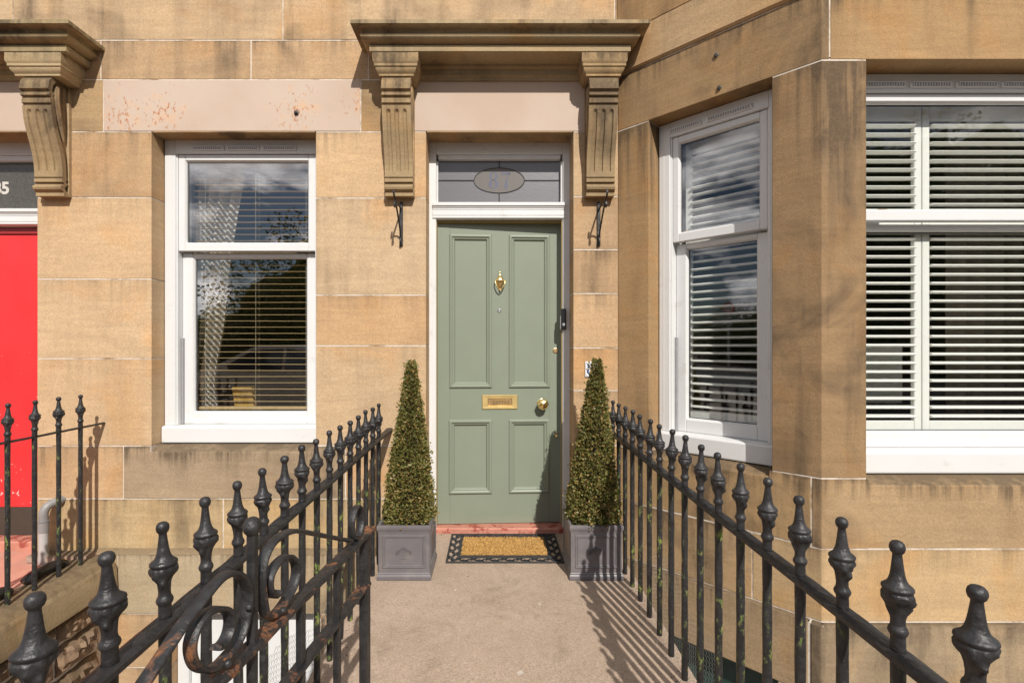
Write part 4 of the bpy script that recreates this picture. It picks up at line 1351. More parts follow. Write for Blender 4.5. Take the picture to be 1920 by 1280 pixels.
FRM.box(mb, X0 + 0.0452, X0 + 0.0495, 0.05, ZT0 - 0.003, -0.045, -0.020, 0.001); FRM.box(mb, X1 - 0.0525, X1 - 0.0452, 0.05, ZT0 - 0.003, -0.030, -0.010, 0.001)
FRM.box(mb, DX0 - 0.010, DX1 + 0.010, ZT0 - 0.012, ZT0 - 0.002, -0.054, -0.028, 0.001)
mb.build('weather_strip', MAT['ochre'], df)
# fanlight
fl = node('fanlight', house, (0.04, YD, 2.45))
fl['label'] = 'leaded fanlight with the number 87 in an oval'
ox, oz, orx, orz = dx(936), dz(338.5), 47 * YD / FPX, 23 * YD / FPX
mb = MB(); DOOR.box(mb, X0 + 0.05, X1 - 0.05, ZT1 - 0.01, ffz(296), -0.006, 0.0, 0); mb.build('pane', MAT['fanlight'], fl)
mb = MB()
N = 48
ring = [(ox + orx * math.cos(6.28319 * i / N), oz + orz * math.sin(6.28319 * i / N)) for i in range(N)]
mb.v = [tuple(DOOR.P(a, b, 0.0035)) for a, b in ring] + [tuple(DOOR.P(a, b, 0.0005)) for a, b in ring]
mb.f = [tuple(range(N))] + [(i, (i + 1) % N, N + (i + 1) % N, N + i) for i in range(N)]
mb.build('oval_pane', MAT['oval_glass'], fl)
mb = MB()
mb.tube([DOOR.P(a, b, 0.004) for a, b in ring + ring[:1]], 0.0036, 6, False)
for (a0, b0, a1, b1) in ((X0 + 0.05, oz, ox - orx, oz), (ox + orx, oz, X1 - 0.05, oz), (ox, oz + orz, ox, ffz(296)), (ox, oz - orz, ox, ZT1)):
    mb.tube([DOOR.P(a0, b0, 0.003), DOOR.P(a1, b1, 0.003)], 0.0040, 6)
mb.build('lead_came', MAT['lead'], fl, 60)
def digits87(fr, xc, zc, h, w_, name, mat, parent):
    """Didone style 8 and 7: thick verticals, thin hairlines"""
    mb = MB()
    def blob(cx, cz, rx, rz, ix, iz):
        n = 28
        o_ = [(cx + rx * math.cos(6.28319 * i / n), cz + rz * math.sin(6.28319 * i / n)) for i in range(n)]
        i_ = [(cx + ix * math.cos(6.28319 * i / n), cz + iz * math.sin(6.28319 * i / n)) for i in range(n)]
        mb.add([fr.P(a, b, w_) for a, b in o_ + i_], [(i, (i + 1) % n, n + (i + 1) % n, n + i) for i in range(n)])
    c8 = xc - h * 0.36
    blob(c8, zc + h * 0.255, h * 0.255, h * 0.25, h * 0.115, h * 0.225)
    blob(c8, zc - h * 0.235, h * 0.315, h * 0.27, h * 0.125, h * 0.235)
    c7 = xc + h * 0.40
    top = zc + h * 0.5
    def poly(p):
        mb.add([fr.P(c7 + a * h, zc + b * h, w_ + 0.0004) for a, b in p], [tuple(range(len(p)))])
    poly([(-0.27, 0.49), (0.29, 0.49), (0.29, 0.44), (0.27, 0.36), (-0.22, 0.36), (-0.27, 0.28)])
    poly([(0.29, 0.44), (0.235, 0.42), (0.02, 0.0), (-0.06, -0.22), (0.02, -0.1), (0.10, 0.06)])
    poly([(0.06, -0.0), (-0.06, -0.22), (-0.09, -0.36), (-0.07, -0.45), (0.0, -0.50), (0.09, -0.46), (0.13, -0.36), (0.12, -0.2)])
    return mb.build(name, mat, parent)
digits87(DOOR, ox, oz, 0.115, 0.0042, 'number', MAT['number_grey'], fl)
# threshold
mb = MB(); mb.box((X0 - 0.0, YW + 0.155, -0.10), (X1, YW + 0.34, 0.036), 0.008)
tag(mb.build('threshold', MAT['salmon'], house), 'worn red painted door threshold')

# ------------------------------------------------------------------ the neighbour's entrance
NX0 = -4.25
nd = node('front_door', nhouse, (-3.6, YD, 0))
nd['label'] = 'chipped bright red front door'
mb = MB(); DOOR.box(mb, NX0, -3.03, dz(950), dz(440), -0.045, 0.0, 0.002); mb.build('leaf', MAT['red'], nd)
mb = MB(); DOOR.box(mb, NX0, -3.03, -0.035, dz(950) - 0.001, -0.045, 0.004, 0.002); mb.build('kick_board', MAT['kick'], nd)
mb = MB(); DOOR.box(mb, NX0, -3.03, dz(440) + 0.003, dz(428), -0.045, 0.012, 0.002); mb.build('head_rail', mat_simple('dark_red_paint', (0.30, 0.022, 0.024), 0.5, bump=0.0), nd)
nf = node('door_frame', nhouse, (-3.6, YF, 2.3))
mb = MB(); mb.extrude([(p, q + dz(427) - ZT0) for p, q in tp], lambda a, p, q: FRM.P(a, q, p), NX0, -3.03); mb.build('transom', MAT['white_wood'], nf)
mb = MB(); FRM.box(mb, NX0, -3.03, ffz(290), 2.729, -0.12, -0.001, 0.004); FRM.box(mb, NX0, -3.03, ffz(300), ffz(290), -0.12, -0.014, 0.004); mb.build('head', MAT['white_wood'], nf)
nfl = node('fanlight', nhouse, (-3.6, YD, 2.4))
mb = MB(); DOOR.box(mb, NX0, -3.03, ffz(400) - 0.01, ffz(299), -0.006, 0.0, 0)
mb.build('pane', mat_simple('dark_obscured_glass', (0.075, 0.07, 0.06), 0.25, var=0.25, scale=60, bump=0.5, bscale=55, bdist=0.004, world=True), nfl)
mb = MB(); text_mesh(mb, '85', 0.118, lambda x, y, h: DOOR.P(dx(3) + x, dz(354) + y, 0.002 + h), 0.002, 0.004)
mb.build('number', MAT['number_white'], nfl)
mb = MB(); mb.box((NX0, YW + 0.10, -0.30), (XL0 + 0.01, YW + 0.36, -0.037), 0.008); mb.build('threshold', MAT['salmon'], nhouse)
m = MB(); m.box((-4.6, 0.30, -0.32), (-2.73, YW + 0.10, -0.10), 0.004); struct(m, 'neighbour_path', mat_simple('worn_red_path_paint', (0.52, 0.25, 0.185), 0.75, var=0.14, scale=5, bump=0.3, bscale=60, dirt=(0.40, 0.27, 0.20), dirt_lo=0.5, dirt_hi=0.7, dirt_scale=7, world=True))
mb = MB(); mb.box((-3.02, YW - 0.10, -0.099), (-2.62, YW - 0.001, -0.052), 0.008); mb.build('step_stone', MAT['stone'], nhouse).color = tint((0.36, 0.27, 0.22), 0.5)

# the terrace carries on to the west, out of the frame
zz_ = [-2.45, -1.6, -0.8, -0.068, 0.287, 0.64, 1.22, 1.749, 2.292, 2.729, 3.076, 3.339, 3.86, 4.35]
for i in range(len(zz_) - 1):
    xs_ = [-4.26 if zz_[i] < 2.7 and zz_[i] >= -0.07 else -4.602, -6.1, -8.3, -10.4, -12.6] if i % 2 else [-4.26 if zz_[i] < 2.7 and zz_[i] >= -0.07 else -4.602, -7.2, -9.5, -12.6]
    for j in range(len(xs_) - 1):
        wall_stone(xs_[j + 1], xs_[j], zz_[i], zz_[i + 1], tint(PALE, 0.4), parent=nhouse)
wall_mortar(-12.6, -4.61, -2.44, 4.34, parent=nhouse)

# ------------------------------------------------------------------ boundary wall with coping and rubble
bwall = thing('boundary_wall', 'low rubble stone wall with rounded coping under the neighbouring railing', 'wall', (-2.6, 1.8, -0.3))
def sl2(y):
    return -0.02 * (3.3 - y)
cop = [(-2.745, -0.28), (-2.745, -0.10), (-2.735, -0.078), (-2.70, -0.066), (-2.585, -0.064), (-2.525, -0.080), (-2.490, -0.104), (-2.474, -0.135), (-2.472, -0.272), (-2.48, -0.28)]
for (y0, y1) in ((2.30, 3.262), (1.42, 2.296), (0.45, 1.416)):
    mb = MB()
    n = len(cop); K = 14
    for k in range(K + 1):
        y = y0 + (y1 - y0) * k / K
        for (x, z) in cop:
            d = mnoise.noise(Vector((x * 9, y * 9, z * 9))) * 0.006
            e = 0.006 if k in (0, K) else 0
            mb.v.append((x + d, y, z + sl2(y) + d - e))
    for k in range(K):
        for i in range(n):
            i2 = (i + 1) % n
            mb.f.append((k * n + i, k * n + i2, (k + 1) * n + i2, (k + 1) * n + i))
    mb.f += [tuple(range(n)), tuple(range(K * n, (K + 1) * n))]
    o = mb.build('coping_stone', MAT['rough_stone'], bwall, 40); o.color = tint((0.34, 0.245, 0.135), 1.0)
mb = MB(); mb.box((-2.72, 0.45, -2.44), (-2.545, 3.255, -0.285)); o = mb.build('wall_core', MAT['mortar'], bwall)
random.seed(21)
zc = -0.31
first = True
while zc > -1.5:
    hgt = random.uniform(0.11, 0.19)
    y = 3.24 - random.uniform(0, 0.1)
    while y > 1.2:
        ln = random.uniform(0.16, 0.36)
        mb = MB()
        nx, ny, nz_ = 2, 13, 8
        cy = y - ln / 2; cz_ = zc - hgt / 2
        grid = {}
        sd_ = random.uniform(0, 50)
        hx = random.uniform(0.03, 0.06)
        def pt(i, j):
            a = j[0]; b = j[1]
            # rounded irregular face
            yy = (a / ny - 0.5) * 2; zz_ = (b / nz_ - 0.5) * 2
            edge_ = max(abs(yy), abs(zz_))
            dome = 1 - edge_ ** 4
            q = Vector((sd_, yy * ln * 5, zz_ * hgt * 5))
            nn = mnoise.noise(q * 2.0) * 0.034 + mnoise.noise(q * 5.5) * 0.022 + mnoise.noise(q * 13) * 0.010
            wob = 0.012 * mnoise.noise(Vector((yy * 2, zz_ * 2, sd_)))
            return (-2.535 + (hx * dome + nn * dome) * i, cy + yy * ln / 2 * 0.985 + wob * i, cz_ + zz_ * hgt / 2 * 0.97 + wob * i)
        for i in (0, 1):
            for a in range(ny + 1):
                for b in range(nz_ + 1):
                    grid[(i, a, b)] = len(mb.v)
                    mb.v.append(pt(i, (a, b)) if i else (-2.57, pt(1, (a, b))[1], pt(1, (a, b))[2]))
        for a in range(ny):
            for b in range(nz_):
                mb.f.append((grid[(1, a, b)], grid[(1, a + 1, b)], grid[(1, a + 1, b + 1)], grid[(1, a, b + 1)]))
        for a in range(ny):
            mb.f.append((grid[(0, a, 0)], grid[(0, a + 1, 0)], grid[(1, a + 1, 0)], grid[(1, a, 0)]))
            mb.f.append((grid[(0, a, nz_)], grid[(0, a + 1, nz_)], grid[(1, a + 1, nz_)], grid[(1, a, nz_)]))
        for b in range(nz_):
            mb.f.append((grid[(0, 0, b)], grid[(0, 0, b + 1)], grid[(1, 0, b + 1)], grid[(1, 0, b)]))
            mb.f.append((grid[(0, ny, b)], grid[(0, ny, b + 1)], grid[(1, ny, b + 1)], grid[(1, ny, b)]))
        o = mb.build('rubble_stone', MAT['rough_stone'], bwall, 30); o.color = tint((0.29, 0.20, 0.135), 0.8, 0.18)
        y -= ln + random.uniform(0.008, 0.02)
    zc -= hgt + random.uniform(0.008, 0.018)
random.seed(5)

# ------------------------------------------------------------------ railings
def finial_profile():
    return [(0.0158, -0.004), (0.0152, 0.004), (0.0148, 0.022), (0.0152, 0.027), (0.0185, 0.031), (0.0202, 0.036), (0.0185, 0.041), (0.0155, 0.045), (0.0143, 0.051), (0.0145, 0.058), (0.0155, 0.064), (0.0165, 0.070), (0.0180, 0.075), (0.0195, 0.080), (0.0220, 0.085), (0.0262, 0.089), (0.0290, 0.093), (0.0308, 0.098), (0.0312, 0.103), (0.0292, 0.1070), (0.0278, 0.1085), (0.0300, 0.1105), (0.0318, 0.1135), (0.0312, 0.1165), (0.0272, 0.1195), (0.0218, 0.1230), (0.0178, 0.129), (0.0150, 0.137), (0.0130, 0.147), (0.0114, 0.158), (0.0100, 0.168), (0.0092, 0.1745), (0.0098, 0.1775), (0.0132, 0.1805), (0.0152, 0.186), (0.0154, 0.190), (0.0140, 0.195), (0.0100, 0.1992), (0.0040, 0.2012)]
def fin_mod(a, h):
    # drooping leaf lumps under the cap, as in the worn castings
    w = 1.0
    if 0.056 < h < 0.097:
        k = max(0, 1 - abs((h - 0.080) / 0.020))
        lobe = max(0, math.sin(2 * a + 55 * h)) ** 2
        w += k * (0.46 * lobe - 0.12) + 0.13 * k * math.sin(6 * a - 85 * h + 1)
        beak = math.exp(-((a - 5.3) / 0.35) ** 2)
        w += 0.42 * beak * math.exp(-((h - 0.075) / 0.009) ** 2)
    if 0.093 <= h < 0.1085:
        w += 0.055 * math.sin(9 * a + 1.5 + 90 * h) + 0.04 * math.sin(a * 2)
    w *= 0.83
    return w + 0.014 * math.sin(2 * a + h * 60) + 0.010 * math.sin(3 * a - h * 35 + 2)
FIN = None
BAL = None
def railing(x, ys, z_rail, z_foot, label, rail_span, group=None, mats=('iron', 'iron_lichen'), hw=0.022, ht=0.008):
    global FIN, BAL
    t = thing('iron_railing', label, 'railing', (x, (rail_span[0] + rail_span[1]) / 2, z_foot((rail_span[0] + rail_span[1]) / 2)), group)
    mb = MB()
    n = 90
    vs = []
    y0, y1 = rail_span
    for i in range(n + 1):
        y = y0 + (y1 - y0) * i / n
        a = 0.0030 * mnoise.noise(Vector((y * 13, x, 0))); b = 0.0060 * mnoise.noise(Vector((y * 12, x, 7))); c_ = 0.0060 * mnoise.noise(Vector((y * 14, x, 13)))
        z = z_rail(y)
        for (u, w) in ((-hw, -ht * 0.9), (-hw - b * 0.5, ht * 0.35 + a), (-hw * 0.55 + c_, ht + a * 0.5), (hw * 0.55 + b, ht - a * 0.5), (hw + c_ * 0.5, ht * 0.35 - a), (hw, -ht * 0.9)):
            vs.append((x + u, y, z + w))
    fs = []
    for i in range(n):
        for k in range(6):
            k2 = (k + 1) % 6
            fs.append((i * 6 + k, i * 6 + k2, (i + 1) * 6 + k2, (i + 1) * 6 + k))
    fs += [tuple(range(6)), tuple(range(n * 6, n * 6 + 6))]
    mb.add(vs, fs)
    mb.build('top_rail', MAT[mats[0]], t, 25)
    for y in ys:
        zr, zf = z_rail(y), z_foot(y)
        if BAL is None:
            b_ = MB(); b_.lathe([(0.0122 + 0.0006 * math.sin(i * 1.7), -0.78 + 0.782 * i / 16) for i in range(17)], (x, y, zr - ht), 14)
            BAL = b_.build('baluster', MAT[mats[1]], t, 50, origin=(x, y, zr - ht))
            f_ = MB(); f_.lathe(finial_profile(), (x, y, zr + ht), 36, mod=fin_mod)
            FIN = f_.build('finial', MAT[mats[0]], BAL, 180, origin=(x, y, zr + ht))
            b, f = BAL, FIN
        else:
            b = BAL.copy(); COL.objects.link(b); b.parent = t
            f = FIN.copy(); COL.objects.link(f); f.parent = b
        b.location = Vector((x, y, zr - ht)) - WORLD_LOC[t.name]
        s = (zr - ht - zf) / 0.78
        b.scale = (1, 1, s)
        f.location = (0, 0, 2 * ht / s)
        f.scale = (1, 1, 1 / s)
        f.rotation_euler = (R(random.uniform(-1.2, 1.2)), R(random.uniform(-1.2, 1.2)), random.uniform(-0.9, 0.9))
        fs_ = random.uniform(0.94, 1.06)
        f.scale = (fs_, fs_, random.uniform(0.97, 1.02) / s)
    return t
foot = lambda y: slope(y) - 0.004
railing(-0.690, [0.744 + 0.1495 * i for i in range(16)], lambda y: 0.752 - 0.0135 * (3.3 - y), foot, 'black iron railing with urn finials along the left edge of the path', (0.32, 3.315), 'black iron railings beside the entrance paths')
railing(0.760, [0.783 + 0.1484 * i for i in range(17)], lambda y: 0.752 - 0.0135 * (3.3 - y), foot, 'black iron railing with urn finials along the right edge of the path', (0.32, 3.36), 'black iron railings beside the entrance paths')
railing(-2.593, [3.115 - 0.156 * i for i in range(8)], lambda y: 0.792 - 0.004 * (3.3 - y), lambda y: -0.075 + sl2(y), 'black iron railing on the low wall beside the red door', (1.9, 3.315), 'black iron railings beside the entrance paths', hw=0.010, ht=0.006)

# black strips lying behind the neighbouring railing
for (y0, y1, lab) in ((2.86, 3.10, 'black rounded plastic strip behind the neighbouring railing nearest the wall'), (2.50, 2.74, 'black rounded plastic strip behind the neighbouring railing farther from the wall')):
    mb = MB()
    mb.tube(spline([(-2.70, y0, -0.062), (-2.695, y0 + 0.04, -0.042), (-2.69, (y0 + y1) / 2, -0.036), (-2.685, y1 - 0.04, -0.040), (-2.68, y1, -0.062)], 4), 0.030, 10)
    tag(mb.build('plastic_strip', MAT['black_plastic'], None, 60, origin=(-2.69, (y0 + y1) / 2, -0.06)), lab, 'plastic strip')

# waste pipe by the red door
pipe = thing('waste_pipe', 'grey plastic waste pipe bending into the wall beside the red door', 'pipe', (-2.91, YW - 0.1, -0.09))
mb = MB(); mb.tube([(-2.915, YW - 0.085, -0.10), (-2.915, YW - 0.085, 0.10)], 0.027, 16); mb.build('lower_length', MAT['pipe_white'], pipe, 60)
mb = MB(); mb.tube([(-2.915, YW - 0.085, 0.085), (-2.915, YW - 0.085, 0.18)], 0.025, 16); mb.tube([(-2.915, YW - 0.085, 0.10), (-2.915, YW - 0.085, 0.165)], 0.030, 16)
mb.tube([(-2.915, YW - 0.085, 0.168), (-2.915, YW - 0.085, 0.175)], 0.032, 16)
mb.build('collar', MAT['pipe'], pipe, 40)
mb = MB(); mb.tube(spline([(-2.915, YW - 0.085, 0.175), (-2.915, YW - 0.085, 0.22), (-2.908, YW - 0.072, 0.256), (-2.893, YW - 0.045, 0.274), (-2.875, YW - 0.01, 0.282), (-2.872, YW + 0.03, 0.282)], 5), 0.026, 16)
mb.tube([(-2.880, YW - 0.020, 0.281), (-2.876, YW - 0.006, 0.282)], 0.031, 16); mb.build('elbow', MAT['pipe'], pipe, 60)

# ------------------------------------------------------------------ gate, standing open along the left railing
gate = thing('iron_gate', 'black wrought iron gate with scrolls and rust patches standing open on the left', 'gate', (-0.45, 0.92, -0.04))
GN = Vector((1, -0.12, 0)).normalized()
def G(d, z):
    return Vector((-0.564 + 0.12 * d, d, z))
def gp(px, py):           # a point of the gate's own plane seen at this place in the photograph
    d = -0.564 / ((px - VX) / FPX - 0.12)
    return G(d, EYE + (VY - py) * d / FPX)
ZG = 0.735
mb = MB(); mb.bar([G(0.36 + (1.535 - 0.36) * i / 40, ZG + 0.0012 * math.sin(i * 2.1)) for i in range(41)], GN, 0.0175, 0.0075, 0.5); mb.build('top_bar', MAT['iron_rust'], gate, 30)
mb = MB(); mb.bar([G(0.36 + (1.50 - 0.36) * i / 20, 0.583) for i in range(21)], GN, 0.0160, 0.0068, 0.5); mb.build('middle_bar', MAT['iron_rust'], gate, 30)
mb = MB(); mb.bar([G(0.36 + (1.50 - 0.36) * i / 20, 0.07) for i in range(21)], GN, 0.0160, 0.0068, 0.5); mb.build('bottom_bar', MAT['iron_rust'], gate, 30)
mb = MB(); mb.bar([G(1.488, -0.02), G(1.488, 0.30), G(1.488, ZG - 0.008)], GN, 0.0125, 0.018, 0.4); mb.build('latch_post', MAT['iron'], gate, 30)
mb = MB(); mb.bar([G(0.375, -0.02), G(0.375, ZG - 0.008)], GN, 0.016, 0.018, 0.4); mb.build('hinge_post', MAT['iron'], gate, 30)
for d in (1.297, 1.110, 0.742, 0.556):
    mb = MB(); mb.bar([G(d, 0.075), G(d, 0.4), G(d, ZG - 0.007)], GN, 0.008, 0.0105, 0.4); mb.build('upright', MAT['iron'], gate, 30)
mb = MB(); mb.bar([G(0.930, 0.075), G(0.930, 0.5), G(0.931, 0.945)], GN, 0.0085, 0.0095, 0.5)
mb.lathe([(0.005, -0.006), (0.010, -0.004), (0.0150, 0.002), (0.0170, 0.010), (0.0166, 0.016), (0.0132, 0.0235), (0.0070, 0.028), (0.001, 0.029)], tuple(G(0.931, 0.948)), 18)
mb.build('centre_post', MAT['iron'], gate, 35)
scr_r = [(656, 1013), (628, 1008), (600, 1002.5), (562, 995.5), (543, 996), (523, 1006), (506, 1022), (495, 1044), (490, 1066), (488.5, 1088), (490, 1110), (493, 1132), (497, 1149), (506, 1155), (516, 1149), (529, 1133), (541, 1114), (550, 1095), (555, 1075), (554, 1057), (547, 1046), (536, 1043), (524, 1050), (512, 1064), (504, 1082), (503, 1100), (508, 1114), (515, 1116), (521, 1108)]
scr_l = [(262, 1290), (308, 1222), (343, 1169), (372, 1132), (398, 1099), (418, 1080), (436, 1074), (451, 1080), (461, 1095), (464, 1112), (463, 1132), (460, 1152), (456, 1173), (448, 1194), (437, 1213), (422, 1231), (405, 1248), (387, 1256), (368, 1249), (358, 1230), (357, 1204), (366, 1176), (381, 1154), (398, 1143), (416, 1141), (428, 1148), (431, 1165), (428, 1184), (421, 1200), (411, 1211), (403, 1213)]
for s in (scr_r, scr_l):
    mb = MB(); mb.bar(spline([gp(*q) for q in s], 6), GN, 0.0115, 0.0046, 0.6); mb.build('scroll', MAT['iron_rust'], gate, 45)
for (px, py) in ((455, 1134), (414, 1240), (520, 1141)):
    q = gp(px, py) + GN * 0.0125
    mb = MB(); mb.lathe([(0.0075, -0.004), (0.0075, 0.0), (0.0055, 0.0035), (0.002, 0.005)], tuple(q), 12); mb.build('rivet', MAT['iron'], gate, 40)
mb = MB()
cl = G(1.425, 0.792)
mb.bar([cl + Vector((0.12, 1, 0)).normalized() * (0.036 * math.cos(a)) + Vector((0, 0, 0.045 * math.sin(a))) for a in [R(-78 + 340 * i / 36) for i in range(37)]], GN, 0.010, 0.0045, 0.6)
mb.build('latch_loop', MAT['iron_rust'], gate, 45)

# wire netting tied along the foot of both railings
def netting(x, y0, y1, top, label):
    mb = MB()
    cell = 0.019
    r = 0.00052
    hgt = cell * math.sqrt(3) / 2
    def W(y, z):
        return Vector((x + 0.012 * mnoise.noise(Vector((y * 5, z * 5, x))), y, z + slope(y)))
    def seg(a, b):
        if a[1] > top(a[0]) or b[1] > top(b[0]):
            return
        mb.tube([W(*a), W(*b)], r, 3, False)
    ny = int((y1 - y0) / (cell * 1.5)); nz = int(0.55 / hgt)
    for i in range(ny):
        for j in range(nz):
            cy = y0 + i * cell * 1.5 * 0.75; cz = -0.10 + j * hgt * 1.2 + (hgt * 0.6 if i % 2 else 0)
            if cy > y1:
                continue
            p = [(cy + cell * 0.5 * math.cos(R(60 * k)) * 1.1, cz + cell * 0.5 * math.sin(R(60 * k)) * 1.38) for k in range(4)]
            for k in range(3):
                seg(p[k], p[k + 1])
    o = mb.build('wire_netting', MAT['wire'], None, origin=(x, (y0 + y1) / 2, 0))
    tag(o, label, 'netting')
netting(0.792, 1.30, 3.05, lambda y: 0.30 + 0.05 * math.sin(y * 9) if y > 1.75 else 0.02, 'galvanised wire netting tied along the foot of the right railing')
netting(-0.722, 1.05, 2.60, lambda y: 0.27 + 0.06 * math.sin(y * 8 + 1), 'galvanised wire netting tied along the foot of the left railing')

# ------------------------------------------------------------------ planters with clipped box
def planter(x0, x1, y0, lab, emblem=True):
    cx = (x0 + x1) / 2; w = (x1 - x0) / 2; d = 0.155; cy = y0 + d
    zf = slope(cy)
    t = thing('square_planter', lab, 'planter', (cx, cy, zf), 'grey square planters flanking the door')
    H_ = 0.305
    rings = [(1.0, 0.0), (1.005, 0.004), (1.005, 0.020), (0.99, 0.026), (0.975, 0.029), (0.972, 0.036), (0.95, 0.040), (0.955, 0.262), (0.968, 0.266), (0.968, 0.272), (0.985, 0.276), (1.0, 0.282), (1.006, 0.290), (1.003, 0.299), (0.992, H_), (0.905, H_), (0.885, 0.295), (0.86, 0.24)]
    mb = MB()
    for (s, z) in rings:
        a, b = w * s, d * s
        mb.v += [(cx - a, cy - b, zf + z), (cx + a, cy - b, zf + z), (cx + a, cy + b, zf + z), (cx - a, cy + b, zf + z)]
    for j in range(len(rings) - 1):
        for k in range(4):
            k2 = (k + 1) % 4
            mb.f.append((j * 4 + k, j * 4 + k2, j * 4 + 4 + k2, j * 4 + 4 + k))
    mb.f.append((3, 2, 1, 0))
    mb.build('pot', MAT['planter'], t, 20)
    # sunk panels with a moulded edge on the four sides
    mb = MB()
    MP = [(0.0, 0.0), (0.003, 0.0045), (0.007, 0.0045), (0.009, 0.001), (0.012, 0.001), (0.014, 0.0035), (0.017, 0.0005)]
    fa = 0.952
    for (o_, u_, n_, hw_) in (((cx, cy - d * fa), (1, 0), (0, -1), w), ((cx, cy + d * fa), (1, 0), (0, 1), w), ((cx - w * fa, cy), (0, 1), (-1, 0), d), ((cx + w * fa, cy), (0, 1), (1, 0), d)):
        fr = Frame(o_, u_, n_)
        mb.ring((-hw_ * 0.80, hw_ * 0.80, zf + 0.066, zf + 0.250), MP, lambda a, b, c: fr.P(a, b, c + 0.0008))
    mb.build('panel_moulding', MAT['planter'], t)
    mb = MB(); mb.box((cx - w * 0.872, cy - d * 0.872, zf + 0.20), (cx + w * 0.872, cy + d * 0.872, zf + 0.248), 0); mb.build('soil', MAT['soil'], t)
    # little tree emblem in relief on the front
    fr = Frame((cx - 0.002, cy - d * 0.962), (1, 0), (0, -1))
    mb = MB()
    rr = random.Random(3)
    z0 = zf + 0.118
    def twig(u, v, a, l, r, depth):
        u2 = u + math.sin(a) * l; v2 = v + math.cos(a) * l
        mb.tube([fr.P(u, v, 0.0006), fr.P(u2, v2, 0.0006)], [r, r * 0.7], 5)
        if depth:
            for k in (-1, 0, 1):
                twig(u2, v2, a + k * (0.62 - 0.06 * depth), l * (0.72 if k else 0.80), r * 0.72, depth - 1)
        else:
            mb.lathe([(0.001, -0.0025), (0.0042, 0.0), (0.001, 0.0025)], tuple(fr.P(u2, v2, 0.001)), 5)
    twig(0, z0, 0.0, 0.022, 0.0030, 3)
    for a in (-0.95, 0.95):
        twig(0, z0 + 0.014, a, 0.020, 0.0024, 2)
    mb.tube([fr.P(-0.018, z0, 0.0005), fr.P(0.018, z0, 0.0005)], 0.0012, 5)
    mb.build('tree_emblem', MAT['planter'], t, 60)
    return cx, cy, zf + H_
LX, LY, LZ = planter(-0.652, -0.350, 2.775, 'grey square planter left of the doormat, in full sun')
RX, RY, RZ = planter(0.428, 0.730, 2.775, 'grey square planter right of the doormat, striped by the railing shadow')

def topiary(name, x, y, z0, ztop, rb, seed, lab, lean=(0, 0), n=15000):
    rr = random.Random(seed)
    t = thing(name, lab, 'topiary', (x, y, z0), 'clipped box cones flanking the door')
    H_ = ztop - z0
    def Rz(s):
        return rb * (0.10 + 0.90 * (1 - s) ** 0.93) * (1 - 0.10 * max(0, 1 - s / 0.07))
    mb = MB()
    for i in range(n):
        while True:
            s = rr.random()
            if rr.random() < Rz(s) / rb + 0.08:
                break
        a = rr.uniform(0, 2 * math.pi)
        lump = 1 + 0.15 * mnoise.noise(Vector((math.cos(a) * 2.2 + seed, math.sin(a) * 2.2, s * 9))) + 0.13 * mnoise.noise(Vector((math.cos(a) * 6, math.sin(a) * 6 + seed, s * 26)))
        k = rr.random()
        rad = Rz(s) * lump * (1 - 0.34 * k * k) + (rr.uniform(0, 0.024) if rr.random() < 0.10 else 0)
        cx = x + lean[0] * s + rad * math.cos(a); cy = y + lean[1] * s + rad * math.sin(a); cz = z0 + H_ * s + rr.uniform(-0.006, 0.006)
        # outward, upward, tumbled
        d = Vector((math.cos(a) * rr.uniform(0.2, 1.0) + rr.uniform(-.7, .7), math.sin(a) * rr.uniform(0.2, 1.0) + rr.uniform(-.7, .7), rr.uniform(-0.2, 1.0))).normalized()
        q = d.cross(Vector((rr.uniform(-1, 1), rr.uniform(-1, 1), rr.uniform(-1, 1)))).normalized()
        nn = d.cross(q)
        l = rr.uniform(0.012, 0.021); w = l * rr.uniform(0.30, 0.42)
        c = Vector((cx, cy, cz))
        base = len(mb.v)
        for p in (c, c + d * l * 0.55 + q * w + nn * w * 0.35, c + d * l, c + d * l * 0.55 - q * w + nn * w * 0.35, c + d * l * 0.5):
            mb.v.append(tuple(p))
        mb.f += [(base, base + 1, base + 2, base + 4), (base, base + 4, base + 2, base + 3)]
    me = bpy.data.meshes.new('foliage')
    o0 = WORLD_LOC[t.name]
    me.from_pydata([(a - o0.x, b - o0.y, c - o0.z) for a, b, c in mb.v], [], mb.f)
    me.materials.append(MAT['box_leaf'])
    o = bpy.data.objects.new('foliage', me); COL.objects.link(o); o.parent = t
    core = MB()
    core.lathe([(Rz(s) * 0.62, H_ * s) for s in [i / 12 * 0.97 for i in range(13)]], (x, y, z0), 14)
    core.v = [(a + lean[0] * (c - z0) / H_ + 0.012 * mnoise.noise(Vector((a * 30, b * 30, c * 30))), b + 0.012 * mnoise.noise(Vector((b * 30, c * 30, a * 30))), c) for a, b, c in core.v]
    core.build('dark_core', MAT['twig'], t, 180)  # solid dark cone added inside so gaps between the leaves look shaded
    st = MB(); st.tube([(x, y, z0 - 0.08), (x, y, z0 + 0.12)], [0.014, 0.010], 8); st.build('stem', MAT['twig'], t, 60)
    return t
topiary('box_cone', LX + 0.005, LY, LZ - 0.030, 1.212, 0.154, 4, 'clipped box cone in the left planter, bronzed and straight', (0.012, 0), 17000)
topiary('box_cone', RX + 0.004, RY, RZ - 0.030, 1.222, 0.163, 9, 'clipped box cone in the right planter, greener with a ragged tip', (0.030, 0), 17000)

